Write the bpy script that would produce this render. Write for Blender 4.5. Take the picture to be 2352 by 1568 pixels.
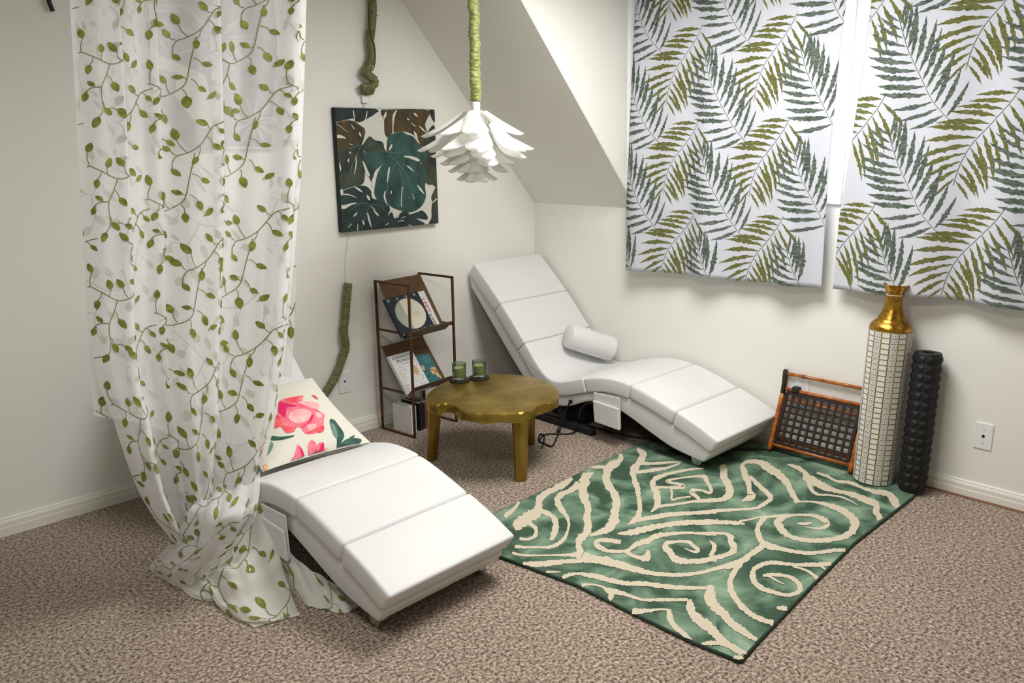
import bpy, bmesh, math, random
from mathutils import Vector, Matrix
random.seed(7)
PI = math.pi
SC = bpy.context.scene
COL = SC.collection
for o in list(bpy.data.objects):
    bpy.data.objects.remove(o)

# ------------------------------------------------------------------ camera
F_PX, CXP, CYP = 1882.63, 1176.0, 784.0
YAW, PITCH, ROLL = math.radians(46.1067), math.radians(13.6059), math.radians(-0.77568)
CAM = Vector((-3.6977, -3.6267, 1.5157))
D = Vector((math.cos(YAW)*math.cos(PITCH), math.sin(YAW)*math.cos(PITCH), -math.sin(PITCH)))
_r = Vector((math.sin(YAW), -math.cos(YAW), 0)); _u = _r.cross(D)
RT = math.cos(ROLL)*_r + math.sin(ROLL)*_u
UP = -math.sin(ROLL)*_r + math.cos(ROLL)*_u
cam = bpy.data.cameras.new('camera'); cam.sensor_width = 36.0; cam.lens = F_PX/2352*36
cam.clip_start = 0.05
camo = bpy.data.objects.new('camera', cam); COL.objects.link(camo)
camo.matrix_world = Matrix.Translation(CAM) @ Matrix((RT, UP, -D)).transposed().to_4x4()
SC.camera = camo

# ------------------------------------------------------------------ light
SC.view_settings.view_transform = 'Standard'
SC.view_settings.look = 'None'
SC.view_settings.gamma = 1.0
SC.view_settings.use_curve_mapping = False
SC.view_settings.exposure = -0.12
wd = bpy.data.worlds.new('sky'); SC.world = wd; wd.use_nodes = True
bg = wd.node_tree.nodes['Background']
bg.inputs[0].default_value = (0.86, 0.93, 1.0, 1); bg.inputs[1].default_value = 9.0

def lamp(name, kind, loc, energy, size=None, col=(1, 1, 1), target=None):
    l = bpy.data.lights.new(name, kind); l.energy = energy; l.color = col
    if kind == 'AREA':
        l.shape = 'DISK'; l.size = size
    o = bpy.data.objects.new(name, l); COL.objects.link(o); o.location = loc
    if target is not None:
        o.rotation_euler = (Vector(target)-Vector(loc)).to_track_quat('-Z', 'Y').to_euler()
    return o
CEIL = 2.44
lamp('added_soft_light', 'AREA', (-1.2, -1.85, CEIL-0.085), 57, 1.0, (1.0, 0.985, 0.96), (-1.2, -1.85, 0))  # added stand-in for flash bounced off the ceiling
lamp('added_soft_light', 'AREA', (-3.1, -2.4, CEIL-0.085), 26, 0.7, (1.0, 0.985, 0.96), (-3.1, -2.4, 0))  # added fill that brightens the sheer curtain and left-facing sides

# ------------------------------------------------------------------ pixel helpers (a pixel is a direction; the plane it meets gives the distance)
def ray(x, y):
    return D + RT*((x-CXP)/F_PX) - UP*((y-CYP)/F_PX)
def onaxis(x, y, ax, val):
    v = ray(x, y); return CAM + v*((val-CAM[ax])/v[ax])
def fl(x, y, z=0.0): return onaxis(x, y, 2, z)
def bw(x, y, o=0.0): return onaxis(x, y, 1, o)
def ww(x, y, o=0.0): return onaxis(x, y, 0, o)
def onplane(x, y, p0, n):
    v = ray(x, y); return CAM + v*((p0-CAM).dot(n)/v.dot(n))

# ------------------------------------------------------------------ materials
MATS = {}
def mat(name, col, rough=0.6, metal=0.0, var=0.0, vscale=8.0, col2=None, bump=0.0, bscale=60.0, spec=0.5,
        sheen=0.0, trans=0.0, coat=0.0, stretch=None, detail=4.0, ramp=(0.35, 0.65), ior=1.45, transl=0.0, sub=0.0):
    if name in MATS: return MATS[name]
    m = bpy.data.materials.new(name); m.use_nodes = True; MATS[name] = m
    nt = m.node_tree; N = nt.nodes; L = nt.links
    b = N['Principled BSDF']
    b.inputs['Base Color'].default_value = (*col, 1); b.inputs['Roughness'].default_value = rough
    b.inputs['Metallic'].default_value = metal; b.inputs['Specular IOR Level'].default_value = spec
    b.inputs['Transmission Weight'].default_value = trans; b.inputs['Coat Weight'].default_value = coat
    b.inputs['Sheen Weight'].default_value = sheen; b.inputs['IOR'].default_value = ior
    tc = N.new('ShaderNodeTexCoord'); src = tc.outputs['Object']
    if stretch:
        mp = N.new('ShaderNodeMapping'); mp.inputs['Scale'].default_value = stretch
        L.new(src, mp.inputs[0]); src = mp.outputs[0]
    if col2 is None and var > 0:
        col2 = tuple(max(0, c*(1-var)) for c in col)
    if col2 is not None:
        n = N.new('ShaderNodeTexNoise'); n.inputs['Scale'].default_value = vscale; n.inputs['Detail'].default_value = detail
        L.new(src, n.inputs['Vector'])
        r = N.new('ShaderNodeValToRGB'); r.color_ramp.elements[0].position = ramp[0]; r.color_ramp.elements[1].position = ramp[1]
        r.color_ramp.elements[0].color = (*col2, 1); r.color_ramp.elements[1].color = (*col, 1)
        L.new(n.outputs['Fac'], r.inputs[0]); L.new(r.outputs[0], b.inputs['Base Color'])
    if bump > 0:
        n2 = N.new('ShaderNodeTexNoise'); n2.inputs['Scale'].default_value = bscale; n2.inputs['Detail'].default_value = 3
        L.new(src, n2.inputs['Vector'])
        bp = N.new('ShaderNodeBump'); bp.inputs['Strength'].default_value = bump; bp.inputs['Distance'].default_value = 0.01
        L.new(n2.outputs['Fac'], bp.inputs['Height']); L.new(bp.outputs[0], b.inputs['Normal'])
    if transl > 0:
        t = N.new('ShaderNodeBsdfTranslucent'); t.inputs[0].default_value = (*col, 1)
        mx = N.new('ShaderNodeMixShader'); mx.inputs[0].default_value = transl
        if col2 is not None: L.new(r.outputs[0], t.inputs[0])
        L.new(b.outputs[0], mx.inputs[1]); L.new(t.outputs[0], mx.inputs[2])
        L.new(mx.outputs[0], N['Material Output'].inputs[0])
    return m

def S(r, g, b):
    f = lambda c: (c/255/12.92) if c/255 <= 0.04045 else ((c/255+0.055)/1.055)**2.4
    return (f(r), f(g), f(b))

WALL = mat('wall_paint', S(237, 236, 229), 0.75, bump=0.06, bscale=220, spec=0.25)
TRIM = mat('trim_paint', S(232, 230, 220), 0.45, spec=0.4)
WHITEP = mat('white_plastic', S(236, 236, 236), 0.35)
DARKHOLE = mat('dark_slot', (0.01, 0.01, 0.01), 0.7)
LEATHER = mat('white_leather', S(221, 221, 220), 0.48, bump=0.10, bscale=320, spec=0.4, var=0.03, vscale=5)
BLACKFAB = mat('black_underside', (0.012, 0.012, 0.013), 0.85)
STEEL = mat('caster_steel', (0.55, 0.53, 0.5), 0.25, 1.0)
BRONZE = mat('bronze_metal', S(98, 66, 40), 0.42, 0.45, var=0.3, vscale=30)
BRONZE2 = mat('bronze_sheet', S(106, 76, 48), 0.5, 0.25, var=0.2, vscale=20)
GOLD = mat('brass_table', S(184, 158, 82), 0.42, 1.0, col2=S(146, 120, 54), vscale=7, bump=0.16, bscale=26, detail=6)
GOLDV = mat('gold_leaf', S(200, 152, 62), 0.28, 1.0, col2=S(120, 84, 26), vscale=55, bump=0.12, bscale=80, detail=6, ramp=(0.25, 0.6))
BLACKP = mat('black_rubber', (0.012, 0.012, 0.012), 0.55)
FOAM = mat('black_foam', (0.008, 0.008, 0.009), 0.6, bump=0.12, bscale=260)
VASEW = mat('vase_enamel', S(226, 226, 224), 0.42, var=0.06, vscale=40)
VASEG = mat('vase_gilt_line', S(150, 128, 62), 0.45, 0.6)
BAMBOO = mat('bamboo', S(196, 112, 40), 0.38, col2=S(112, 54, 16), vscale=30, coat=0.3, detail=6, ramp=(0.25, 0.7))
DARKW = mat('dark_rattan', S(44, 28, 22), 0.5, var=0.4, vscale=60)
GREENSILK = mat('green_silk', S(140, 152, 80), 0.38, var=0.28, vscale=45, sheen=0.3, bump=0.2, bscale=120)
GREENSILK2 = mat('green_silk_dull', S(112, 118, 72), 0.5, var=0.35, vscale=40, sheen=0.2, bump=0.2, bscale=120)
SEAM = mat('dark_seam', S(38, 42, 24), 0.8)
PETAL = mat('lotus_petal', S(246, 246, 242), 0.45, transl=0.35)
BLACKM = mat('black_metal', (0.006, 0.006, 0.006), 0.5)
CORDB = mat('black_cord', (0.008, 0.008, 0.008), 0.5)
WIRE = mat('white_wire', S(225, 225, 215), 0.4)
PAPER = mat('book_pages', S(232, 228, 215), 0.8)
GLASSG = mat('green_smoked_glass', S(186, 198, 180), 0.10, trans=0.96, ior=1.15)
WAX = mat('candle_wax', S(206, 206, 150), 0.6)
WINF = mat('window_vinyl', S(245, 240, 232), 0.4)
PRINTC = mat('curtain_cotton', S(208, 210, 219), 0.85, transl=0.08, bump=0.05, bscale=500, spec=0.2)
PRINTO = mat('print_olive', S(132, 134, 80), 0.85, col2=S(96, 98, 54), vscale=42, stretch=(1, 1.0, 6.0), transl=0.2, spec=0.2)
PRINTB = mat('print_bluegreen', S(122, 133, 121), 0.85, col2=S(70, 83, 75), vscale=30, stretch=(1, 1.0, 5.0), transl=0.2, spec=0.2)
PRINTS = mat('print_stem', S(72, 82, 74), 0.85, spec=0.2)
EMB = mat('embroidery_leaf', S(138, 142, 52), 0.7, col2=S(104, 108, 34), vscale=60, sheen=0.2)
EMBS = mat('embroidery_vine', S(124, 126, 72), 0.75)

def sheer_mat():
    m = bpy.data.materials.new('sheer_voile'); m.use_nodes = True; nt = m.node_tree; N = nt.nodes; L = nt.links
    N.remove(N['Principled BSDF'])
    d = N.new('ShaderNodeBsdfDiffuse'); d.inputs[0].default_value = (*S(252, 252, 252), 1)
    t = N.new('ShaderNodeBsdfTranslucent'); t.inputs[0].default_value = (*S(252, 252, 252), 1)
    mx = N.new('ShaderNodeMixShader'); mx.inputs[0].default_value = 0.35
    L.new(d.outputs[0], mx.inputs[1]); L.new(t.outputs[0], mx.inputs[2])
    tr = N.new('ShaderNodeBsdfTransparent')
    tc = N.new('ShaderNodeTexCoord'); n = N.new('ShaderNodeTexNoise'); n.inputs['Scale'].default_value = 25; L.new(tc.outputs['Object'], n.inputs['Vector'])
    mr = N.new('ShaderNodeMapRange'); mr.inputs[3].default_value = 0.62; mr.inputs[4].default_value = 0.76
    L.new(n.outputs['Fac'], mr.inputs[0])
    m2 = N.new('ShaderNodeMixShader'); L.new(mr.outputs[0], m2.inputs[0])
    L.new(tr.outputs[0], m2.inputs[1]); L.new(mx.outputs[0], m2.inputs[2])
    L.new(m2.outputs[0], N['Material Output'].inputs[0])
    MATS['sheer'] = m; return m
SHEER = sheer_mat()

def carpet_mat():
    m = bpy.data.materials.new('speckled_carpet'); m.use_nodes = True; nt = m.node_tree; N = nt.nodes; L = nt.links
    b = N['Principled BSDF']; b.inputs['Roughness'].default_value = 0.95; b.inputs['Specular IOR Level'].default_value = 0.1
    b.inputs['Sheen Weight'].default_value = 0.15
    tc = N.new('ShaderNodeTexCoord')
    n1 = N.new('ShaderNodeTexNoise'); n1.inputs['Scale'].default_value = 88; n1.inputs['Detail'].default_value = 5; n1.inputs['Roughness'].default_value = 0.78
    L.new(tc.outputs['Object'], n1.inputs['Vector'])
    r = N.new('ShaderNodeValToRGB'); e = r.color_ramp.elements
    e[0].position = 0.39; e[0].color = (*S(58, 46, 40), 1); e[1].position = 0.63; e[1].color = (*S(215, 201, 184), 1)
    k = e.new(0.47); k.color = (*S(138, 120, 105), 1); k = e.new(0.55); k.color = (*S(177, 160, 144), 1)
    L.new(n1.outputs['Fac'], r.inputs[0])
    n2 = N.new('ShaderNodeTexNoise'); n2.inputs['Scale'].default_value = 3.0; n2.inputs['Detail'].default_value = 3
    L.new(tc.outputs['Object'], n2.inputs['Vector'])
    mr = N.new('ShaderNodeMapRange'); mr.inputs[3].default_value = 0.86; mr.inputs[4].default_value = 1.08
    L.new(n2.outputs['Fac'], mr.inputs[0])
    mul = N.new('ShaderNodeMix'); mul.data_type = 'RGBA'; mul.blend_type = 'MULTIPLY'; mul.inputs[0].default_value = 1
    L.new(r.outputs[0], mul.inputs[6]); L.new(mr.outputs[0], mul.inputs[7]); L.new(mul.outputs[2], b.inputs['Base Color'])
    bp = N.new('ShaderNodeBump'); bp.inputs['Strength'].default_value = 0.6; bp.inputs['Distance'].default_value = 0.012
    n3 = N.new('ShaderNodeTexNoise'); n3.inputs['Scale'].default_value = 120; n3.inputs['Detail'].default_value = 4
    L.new(tc.outputs['Object'], n3.inputs['Vector']); L.new(n3.outputs['Fac'], bp.inputs['Height']); L.new(bp.outputs[0], b.inputs['Normal'])
    return m
CARPET = carpet_mat()

def rug_mat():
    m = bpy.data.materials.new('rug_green_wool'); m.use_nodes = True; nt = m.node_tree; N = nt.nodes; L = nt.links
    b = N['Principled BSDF']; b.inputs['Roughness'].default_value = 0.95; b.inputs['Specular IOR Level'].default_value = 0.1
    tc = N.new('ShaderNodeTexCoord')
    n1 = N.new('ShaderNodeTexNoise'); n1.inputs['Scale'].default_value = 7; n1.inputs['Detail'].default_value = 5; n1.inputs['Distortion'].default_value = 0.6
    L.new(tc.outputs['Object'], n1.inputs['Vector'])
    r = N.new('ShaderNodeValToRGB'); e = r.color_ramp.elements
    e[0].position = 0.40; e[0].color = (*S(62, 84, 68), 1); e[1].position = 0.76; e[1].color = (*S(150, 172, 146), 1)
    k = e.new(0.55); k.color = (*S(102, 127, 106), 1)
    L.new(n1.outputs['Fac'], r.inputs[0])
    n2 = N.new('ShaderNodeTexNoise'); n2.inputs['Scale'].default_value = 260; n2.inputs['Detail'].default_value = 2
    L.new(tc.outputs['Object'], n2.inputs['Vector'])
    mr = N.new('ShaderNodeMapRange'); mr.inputs[3].default_value = 0.8; mr.inputs[4].default_value = 1.15
    L.new(n2.outputs['Fac'], mr.inputs[0])
    mul = N.new('ShaderNodeMix'); mul.data_type = 'RGBA'; mul.blend_type = 'MULTIPLY'; mul.inputs[0].default_value = 1
    L.new(r.outputs[0], mul.inputs[6]); L.new(mr.outputs[0], mul.inputs[7]); L.new(mul.outputs[2], b.inputs['Base Color'])
    bp = N.new('ShaderNodeBump'); bp.inputs['Strength'].default_value = 0.25; bp.inputs['Distance'].default_value = 0.004
    L.new(n2.outputs['Fac'], bp.inputs['Height']); L.new(bp.outputs[0], b.inputs['Normal'])
    return m
RUGG = rug_mat()
RUGC = mat('rug_cream_wool', S(204, 192, 170), 0.95, var=0.1, vscale=200, bump=0.2, bscale=260, spec=0.1)
RUGE = mat('rug_binding', S(44, 62, 50), 0.9)

# ------------------------------------------------------------------ mesh helpers
class MB:
    def __init__(s): s.v = []; s.f = []; s.mi = []
    def add(s, vs, fs, mi=0):
        o = len(s.v); s.v += [tuple(p) for p in vs]; s.f += [tuple(i+o for i in f) for f in fs]; s.mi += [mi]*len(fs); return s
    def box(s, a, b, mi=0):
        (x0, y0, z0), (x1, y1, z1) = a, b
        x0, x1 = min(x0, x1), max(x0, x1); y0, y1 = min(y0, y1), max(y0, y1); z0, z1 = min(z0, z1), max(z0, z1)
        v = [(x0, y0, z0), (x1, y0, z0), (x1, y1, z0), (x0, y1, z0), (x0, y0, z1), (x1, y0, z1), (x1, y1, z1), (x0, y1, z1)]
        return s.add(v, [(3, 2, 1, 0), (4, 5, 6, 7), (0, 1, 5, 4), (1, 2, 6, 5), (2, 3, 7, 6), (3, 0, 4, 7)], mi)
    def hexa(s, lo, hi, mi=0):
        return s.add(list(lo)+list(hi), [(3, 2, 1, 0), (4, 5, 6, 7), (0, 1, 5, 4), (1, 2, 6, 5), (2, 3, 7, 6), (3, 0, 4, 7)], mi)
    def prism(s, poly, off, mi=0):
        n = len(poly); off = Vector(off); p = [Vector(q) for q in poly]
        return s.add(p+[q+off for q in p], [tuple(range(n-1, -1, -1)), tuple(range(n, 2*n))]+[(i, (i+1) % n, n+(i+1) % n, n+i) for i in range(n)], mi)
    def bar(s, a, b, w, h=None, upv=(0, 0, 1), mi=0):
        a, b = Vector(a), Vector(b); h = h or w; d = (b-a).normalized(); upv = Vector(upv)
        if abs(d.dot(upv)) > 0.95: upv = Vector((1, 0, 0)) if abs(d.x) < 0.9 else Vector((0, 1, 0))
        r = d.cross(upv).normalized()*(w/2); u = r.cross(d).normalized()*(h/2)
        return s.hexa([a-r-u, a+r-u, a+r+u, a-r+u], [b-r-u, b+r-u, b+r+u, b-r+u], mi)
    def tube(s, pts, rad, n=10, cap=True, mi=0):
        pts = [Vector(p) for p in pts]; rr = rad if callable(rad) else (lambda i: rad[i] if isinstance(rad, (list, tuple)) else rad)
        vs = []; fs = []; prev = None
        for i, p in enumerate(pts):
            t = (pts[min(i+1, len(pts)-1)]-pts[max(i-1, 0)]).normalized()
            if prev is None:
                a = Vector((0, 0, 1)) if abs(t.z) < 0.9 else Vector((1, 0, 0)); x = t.cross(a).normalized()
            else: x = (prev-t*prev.dot(t)).normalized()
            prev = x; y = t.cross(x)
            for k in range(n):
                an = 2*PI*k/n; r = rr(i); r = r(an) if callable(r) else r
                vs.append(p+(x*math.cos(an)+y*math.sin(an))*r)
        for i in range(len(pts)-1):
            for k in range(n):
                fs.append((i*n+k, i*n+(k+1) % n, (i+1)*n+(k+1) % n, (i+1)*n+k))
        if cap:
            fs.append(tuple(range(n-1, -1, -1))); fs.append(tuple((len(pts)-1)*n+k for k in range(n)))
        return s.add(vs, fs, mi)
    def lathe(s, prof, c, n=32, mi=0, cap=True):
        vs = []; fs = []
        for r, z in prof:
            for k in range(n):
                a = 2*PI*k/n; vs.append((c[0]+r*math.cos(a), c[1]+r*math.sin(a), c[2]+z))
        for i in range(len(prof)-1):
            for k in range(n): fs.append((i*n+k, i*n+(k+1) % n, (i+1)*n+(k+1) % n, (i+1)*n+k))
        if cap:
            fs.append(tuple(range(n-1, -1, -1))); fs.append(tuple((len(prof)-1)*n+k for k in range(n)))
        return s.add(vs, fs, mi)
    def grid(s, rows, mi=0):
        n = len(rows[0]); vs = [p for r in rows for p in r]
        return s.add(vs, [(i*n+j, i*n+j+1, (i+1)*n+j+1, (i+1)*n+j) for i in range(len(rows)-1) for j in range(n-1)], mi)
    def build(s, name, m, parent=None, smooth=False, bevel=0.0, seg=2, solid=0.0, sub=0, auto=None):
        me = bpy.data.meshes.new(name); me.from_pydata(s.v, [], s.f)
        ms = m if isinstance(m, (list, tuple)) else [m]
        for q in ms: me.materials.append(q)
        if len(ms) > 1: me.polygons.foreach_set('material_index', s.mi)
        if smooth: me.polygons.foreach_set('use_smooth', [True]*len(me.polygons))
        me.update()
        o = bpy.data.objects.new(name, me); COL.objects.link(o)
        if auto is not None: me.set_sharp_from_angle(angle=math.radians(auto))
        if solid:
            q = o.modifiers.new('solid', 'SOLIDIFY'); q.thickness = solid; q.offset = 0
        if bevel:
            q = o.modifiers.new('bevel', 'BEVEL'); q.width = bevel; q.segments = seg; q.limit_method = 'ANGLE'; q.angle_limit = math.radians(35)
        if sub:
            q = o.modifiers.new('sub', 'SUBSURF'); q.levels = sub; q.render_levels = sub
        if parent is not None: setparent(o, parent)
        return o

def setparent(o, p):
    o.parent = p
    w = Matrix.Identity(4); q = p
    chain = []
    while q is not None: chain.append(q); q = q.parent
    for q in reversed(chain): w = w @ (q.matrix_parent_inverse if q.parent else Matrix.Identity(4)) @ q.matrix_basis
    o.matrix_parent_inverse = w.inverted()
def empty(name, loc, rz=0.0):
    o = bpy.data.objects.new(name, None); COL.objects.link(o); o.location = loc; o.rotation_euler = (0, 0, rz)
    o.empty_display_size = 0.05
    return o
def tag(o, label=None, cat=None, group=None, kind=None):
    if label: o['label'] = label
    if cat: o['category'] = cat
    if group: o['group'] = group
    if kind: o['kind'] = kind
    return o
def copy_tree(o, parent=None):
    c = o.copy(); COL.objects.link(c); c.parent = parent
    c.matrix_parent_inverse = o.matrix_parent_inverse.copy()
    for ch in [x for x in bpy.data.objects if x.parent == o]: copy_tree(ch, c)
    return c

def cr(pts, step):
    "Catmull-Rom resample of points of any dimension"
    pts = [tuple(map(float, p)) for p in pts]
    if len(pts) < 3:
        P = [pts[0]]+pts+[pts[-1]]
    else: P = [pts[0]]+pts+[pts[-1]]
    out = []
    for i in range(1, len(P)-2):
        p0, p1, p2, p3 = P[i-1], P[i], P[i+1], P[i+2]
        n = max(1, int(math.hypot(p2[0]-p1[0], p2[1]-p1[1])/step))
        for k in range(n):
            t = k/n
            out.append(tuple(0.5*((2*b)+(-a+c)*t+(2*a-5*b+4*c-d)*t*t+(-a+3*b-3*c+d)*t**3) for a, b, c, d in zip(p0, p1, p2, p3)))
    out.append(pts[-1]); return out
def ribbon(mb, pts, f, step=5.0, jag=0.0, minw=0.0, mi=0):
    "pts (x,y,w) 2-D; f maps (x,y) to 3-D"
    q = cr(pts, step); L = []; R = []
    for i, p in enumerate(q):
        a = q[max(i-1, 0)]; b = q[min(i+1, len(q)-1)]
        dx, dy = b[0]-a[0], b[1]-a[1]; l = math.hypot(dx, dy) or 1; nx, ny = -dy/l, dx/l
        w = max(p[2], minw)/2
        w1 = w*(1+random.uniform(-jag, jag)); w2 = w*(1+random.uniform(-jag, jag))
        L.append(f(p[0]+nx*w1, p[1]+ny*w1)); R.append(f(p[0]-nx*w2, p[1]-ny*w2))
    mb.grid([L, R], mi)
def poly_fan(mb, pts, f, mi=0):
    mb.add([f(x, y) for x, y in pts], [tuple(range(len(pts)))], mi)

def text_mesh(mb, txt, o, ux, uy, size, mi=0, width=None):
    "flat lettering; o = lower left, ux/uy unit vectors"
    cu = bpy.data.curves.new('t', 'FONT'); cu.body = txt; cu.size = 1; cu.resolution_u = 2
    ob = bpy.data.objects.new('t', cu); COL.objects.link(ob)
    dg = bpy.context.evaluated_depsgraph_get(); me = ob.evaluated_get(dg).to_mesh()
    xs = [v.co.x for v in me.vertices] or [0, 1]; k = size; kx = size if width is None else width/max(1e-6, max(xs)-min(xs))
    mb.add([o+ux*((v.co.x-min(xs))*kx)+uy*(v.co.y*k) for v in me.vertices], [tuple(p.vertices) for p in me.polygons], mi)
    ob.evaluated_get(dg).to_mesh_clear(); bpy.data.objects.remove(ob); bpy.data.curves.remove(cu)

# ================================================================== the room
X0, Y0 = -5.4, -5.4
YC = -0.794          # dormer cheek
YC2 = -3.45
HK = 1.152
TS = math.tan(math.radians(48.3))
XS = -(CEIL-HK)/TS   # slope meets the flat ceiling
fm = MB().box((X0, Y0, -0.05), (0.2, 0.15, 0)).build('floor', CARPET); tag(fm, 'beige and brown speckled carpet floor', kind='structure')
wb = MB().box((X0, 0, -0.05), (0.15, 0.15, 2.7)).build('wall_back', WALL); tag(wb, 'off-white back wall', kind='structure')
WIN = [(-1.940, -1.02), (-3.10, -2.16)]   # glazed openings along Y
WZ0, WZ1 = 1.240, 2.16
m = MB(); T = 0.14
m.box((0, Y0, -0.05), (T, 0.0, WZ0)); m.box((0, Y0, WZ1), (T, 0.0, 2.7))
m.box((0, WIN[0][1], WZ0), (T, 0.0, WZ1)); m.box((0, WIN[1][1], WZ0), (T, WIN[0][0], WZ1)); m.box((0, Y0, WZ0), (T, WIN[1][0], WZ1))
tag(m.build('wall_right', WALL), 'white knee wall and dormer wall with two windows', kind='structure')
tag(MB().box((X0-0.1, Y0, -0.05), (X0, 0.1, 2.7)).build('wall_left', WALL), 'off-white side wall', kind='structure')
tag(MB().box((X0, Y0-0.1, -0.05), (0.1, Y0, 2.7)).build('wall_front', WALL), 'off-white wall behind the viewer', kind='structure')
tag(MB().box((X0, Y0, CEIL), (XS+0.001, 0.05, CEIL+0.1)).box((XS, YC2, CEIL), (0.05, YC, CEIL+0.1)).build('ceiling', WALL), 'flat white ceiling', kind='structure')
def slope(ya, yb, name):
    n = Vector((math.sin(math.radians(48.3)), 0, math.cos(math.radians(48.3))))*0.08
    a = [(0.02, ya, HK-0.02*TS), (0.02, yb, HK-0.02*TS), (XS, yb, CEIL), (XS, ya, CEIL)]
    MB().hexa([Vector(p) for p in a], [Vector(p)+n for p in a])
    o = MB().hexa([Vector(p) for p in a], [Vector(p)+n for p in a]).build(name, WALL); tag(o, kind='structure'); return o
tag(slope(YC+0.001, 0.02, 'ceiling'), 'sloped attic ceiling between back wall and dormer')
tag(slope(Y0, YC2, 'ceiling'), 'sloped attic ceiling beyond the dormer')
def cheek(y, dy, nm):
    y -= math.copysign(0.001, dy); p = [(0.006, y, HK+0.0013), (XS+0.006, y, CEIL+0.0013), (0.006, y, CEIL+0.0013)]
    tag(MB().prism(p, (0, dy, 0)).build(nm, WALL), 'triangular dormer side wall', kind='structure')
cheek(YC, 0.05, 'wall_dormer_left'); cheek(YC2, -0.05, 'wall_dormer_right')
# baseboards
prof = [(0, 0), (0.016, 0), (0.016, 0.036), (0.0135, 0.0375), (0.0135, 0.055), (0.011, 0.062), (0.0085, 0.066), (0.0085, 0.071), (0.004, 0.074), (0, 0.074)]
tag(MB().prism([(0, -d, z) for d, z in prof], (X0, 0, 0)).build('baseboard_back', TRIM), 'white moulded baseboard along the back wall', kind='structure')
tag(MB().prism([(-d, 0, z) for d, z in prof], (0, Y0, 0)).build('baseboard_right', TRIM), 'white moulded baseboard below the windows', kind='structure')
tag(MB().box((-0.024, -5.0, 0.0), (-0.0162, -2.40, 0.009)).build('trim_1', mat('carpet_backing', S(150, 112, 92), 0.9)), 'brown carpet edge strip along the baseboard', kind='structure')
# windows
GL = mat('window_glass', (1, 1, 1), 0.0, trans=1.0, ior=1.02, spec=0.1)
for i, (a, b) in enumerate(WIN):
    w = MB()
    c = 0.017
    for (p, q) in (((-0.016, a-c, WZ0-c), (0.001, a, WZ1+c)), ((-0.016, b, WZ0-c), (0.001, b+c, WZ1+c)), ((-0.016, a, WZ0-c), (0.001, b, WZ0)), ((-0.016, a, WZ1), (0.001, b, WZ1+c))):
        w.box(p, q)
    root = w.build('window_%d' % (i+1), WINF, bevel=0.004)
    tag(root, 'white framed window in the dormer wall', kind='structure')
    f = MB(); s = 0.03
    f.box((0.03, a, WZ0), (0.09, a+s, WZ1)); f.box((0.03, b-s, WZ0), (0.09, b, WZ1)); f.box((0.03, a+s, WZ0), (0.09, b-s, WZ0+s)); f.box((0.03, a+s, WZ1-s), (0.09, b-s, WZ1))
    mid = (a+b)/2; f.box((0.035, mid-0.02, WZ0+s), (0.085, mid+0.02, WZ1-s))
    f.build('sash', WINF, root, bevel=0.003)
    MB().box((0.058, a+s, WZ0+s), (0.062, b-s, WZ1-s)).build('pane', GL, root)
# made-up ceiling housings for the two added lights, out of view above
for i, (lx, ly) in enumerate(((-1.2, -1.85), (-3.1, -2.4))):
    r = empty('added_light_housing', (lx, ly, CEIL)); tag(r, 'added round housing for %s' % ('the bounce flash stand-in over the lounge corner' if i == 0 else 'the fill light over the left side'), 'lamp', 'added light housings')
    MB().lathe([((0.53, 0.38)[i], -0.075), ((0.54, 0.39)[i], -0.07), ((0.54, 0.39)[i], 0.0)], (lx, ly, CEIL), cap=False).build('housing', WHITEP, r, smooth=True)

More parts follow.
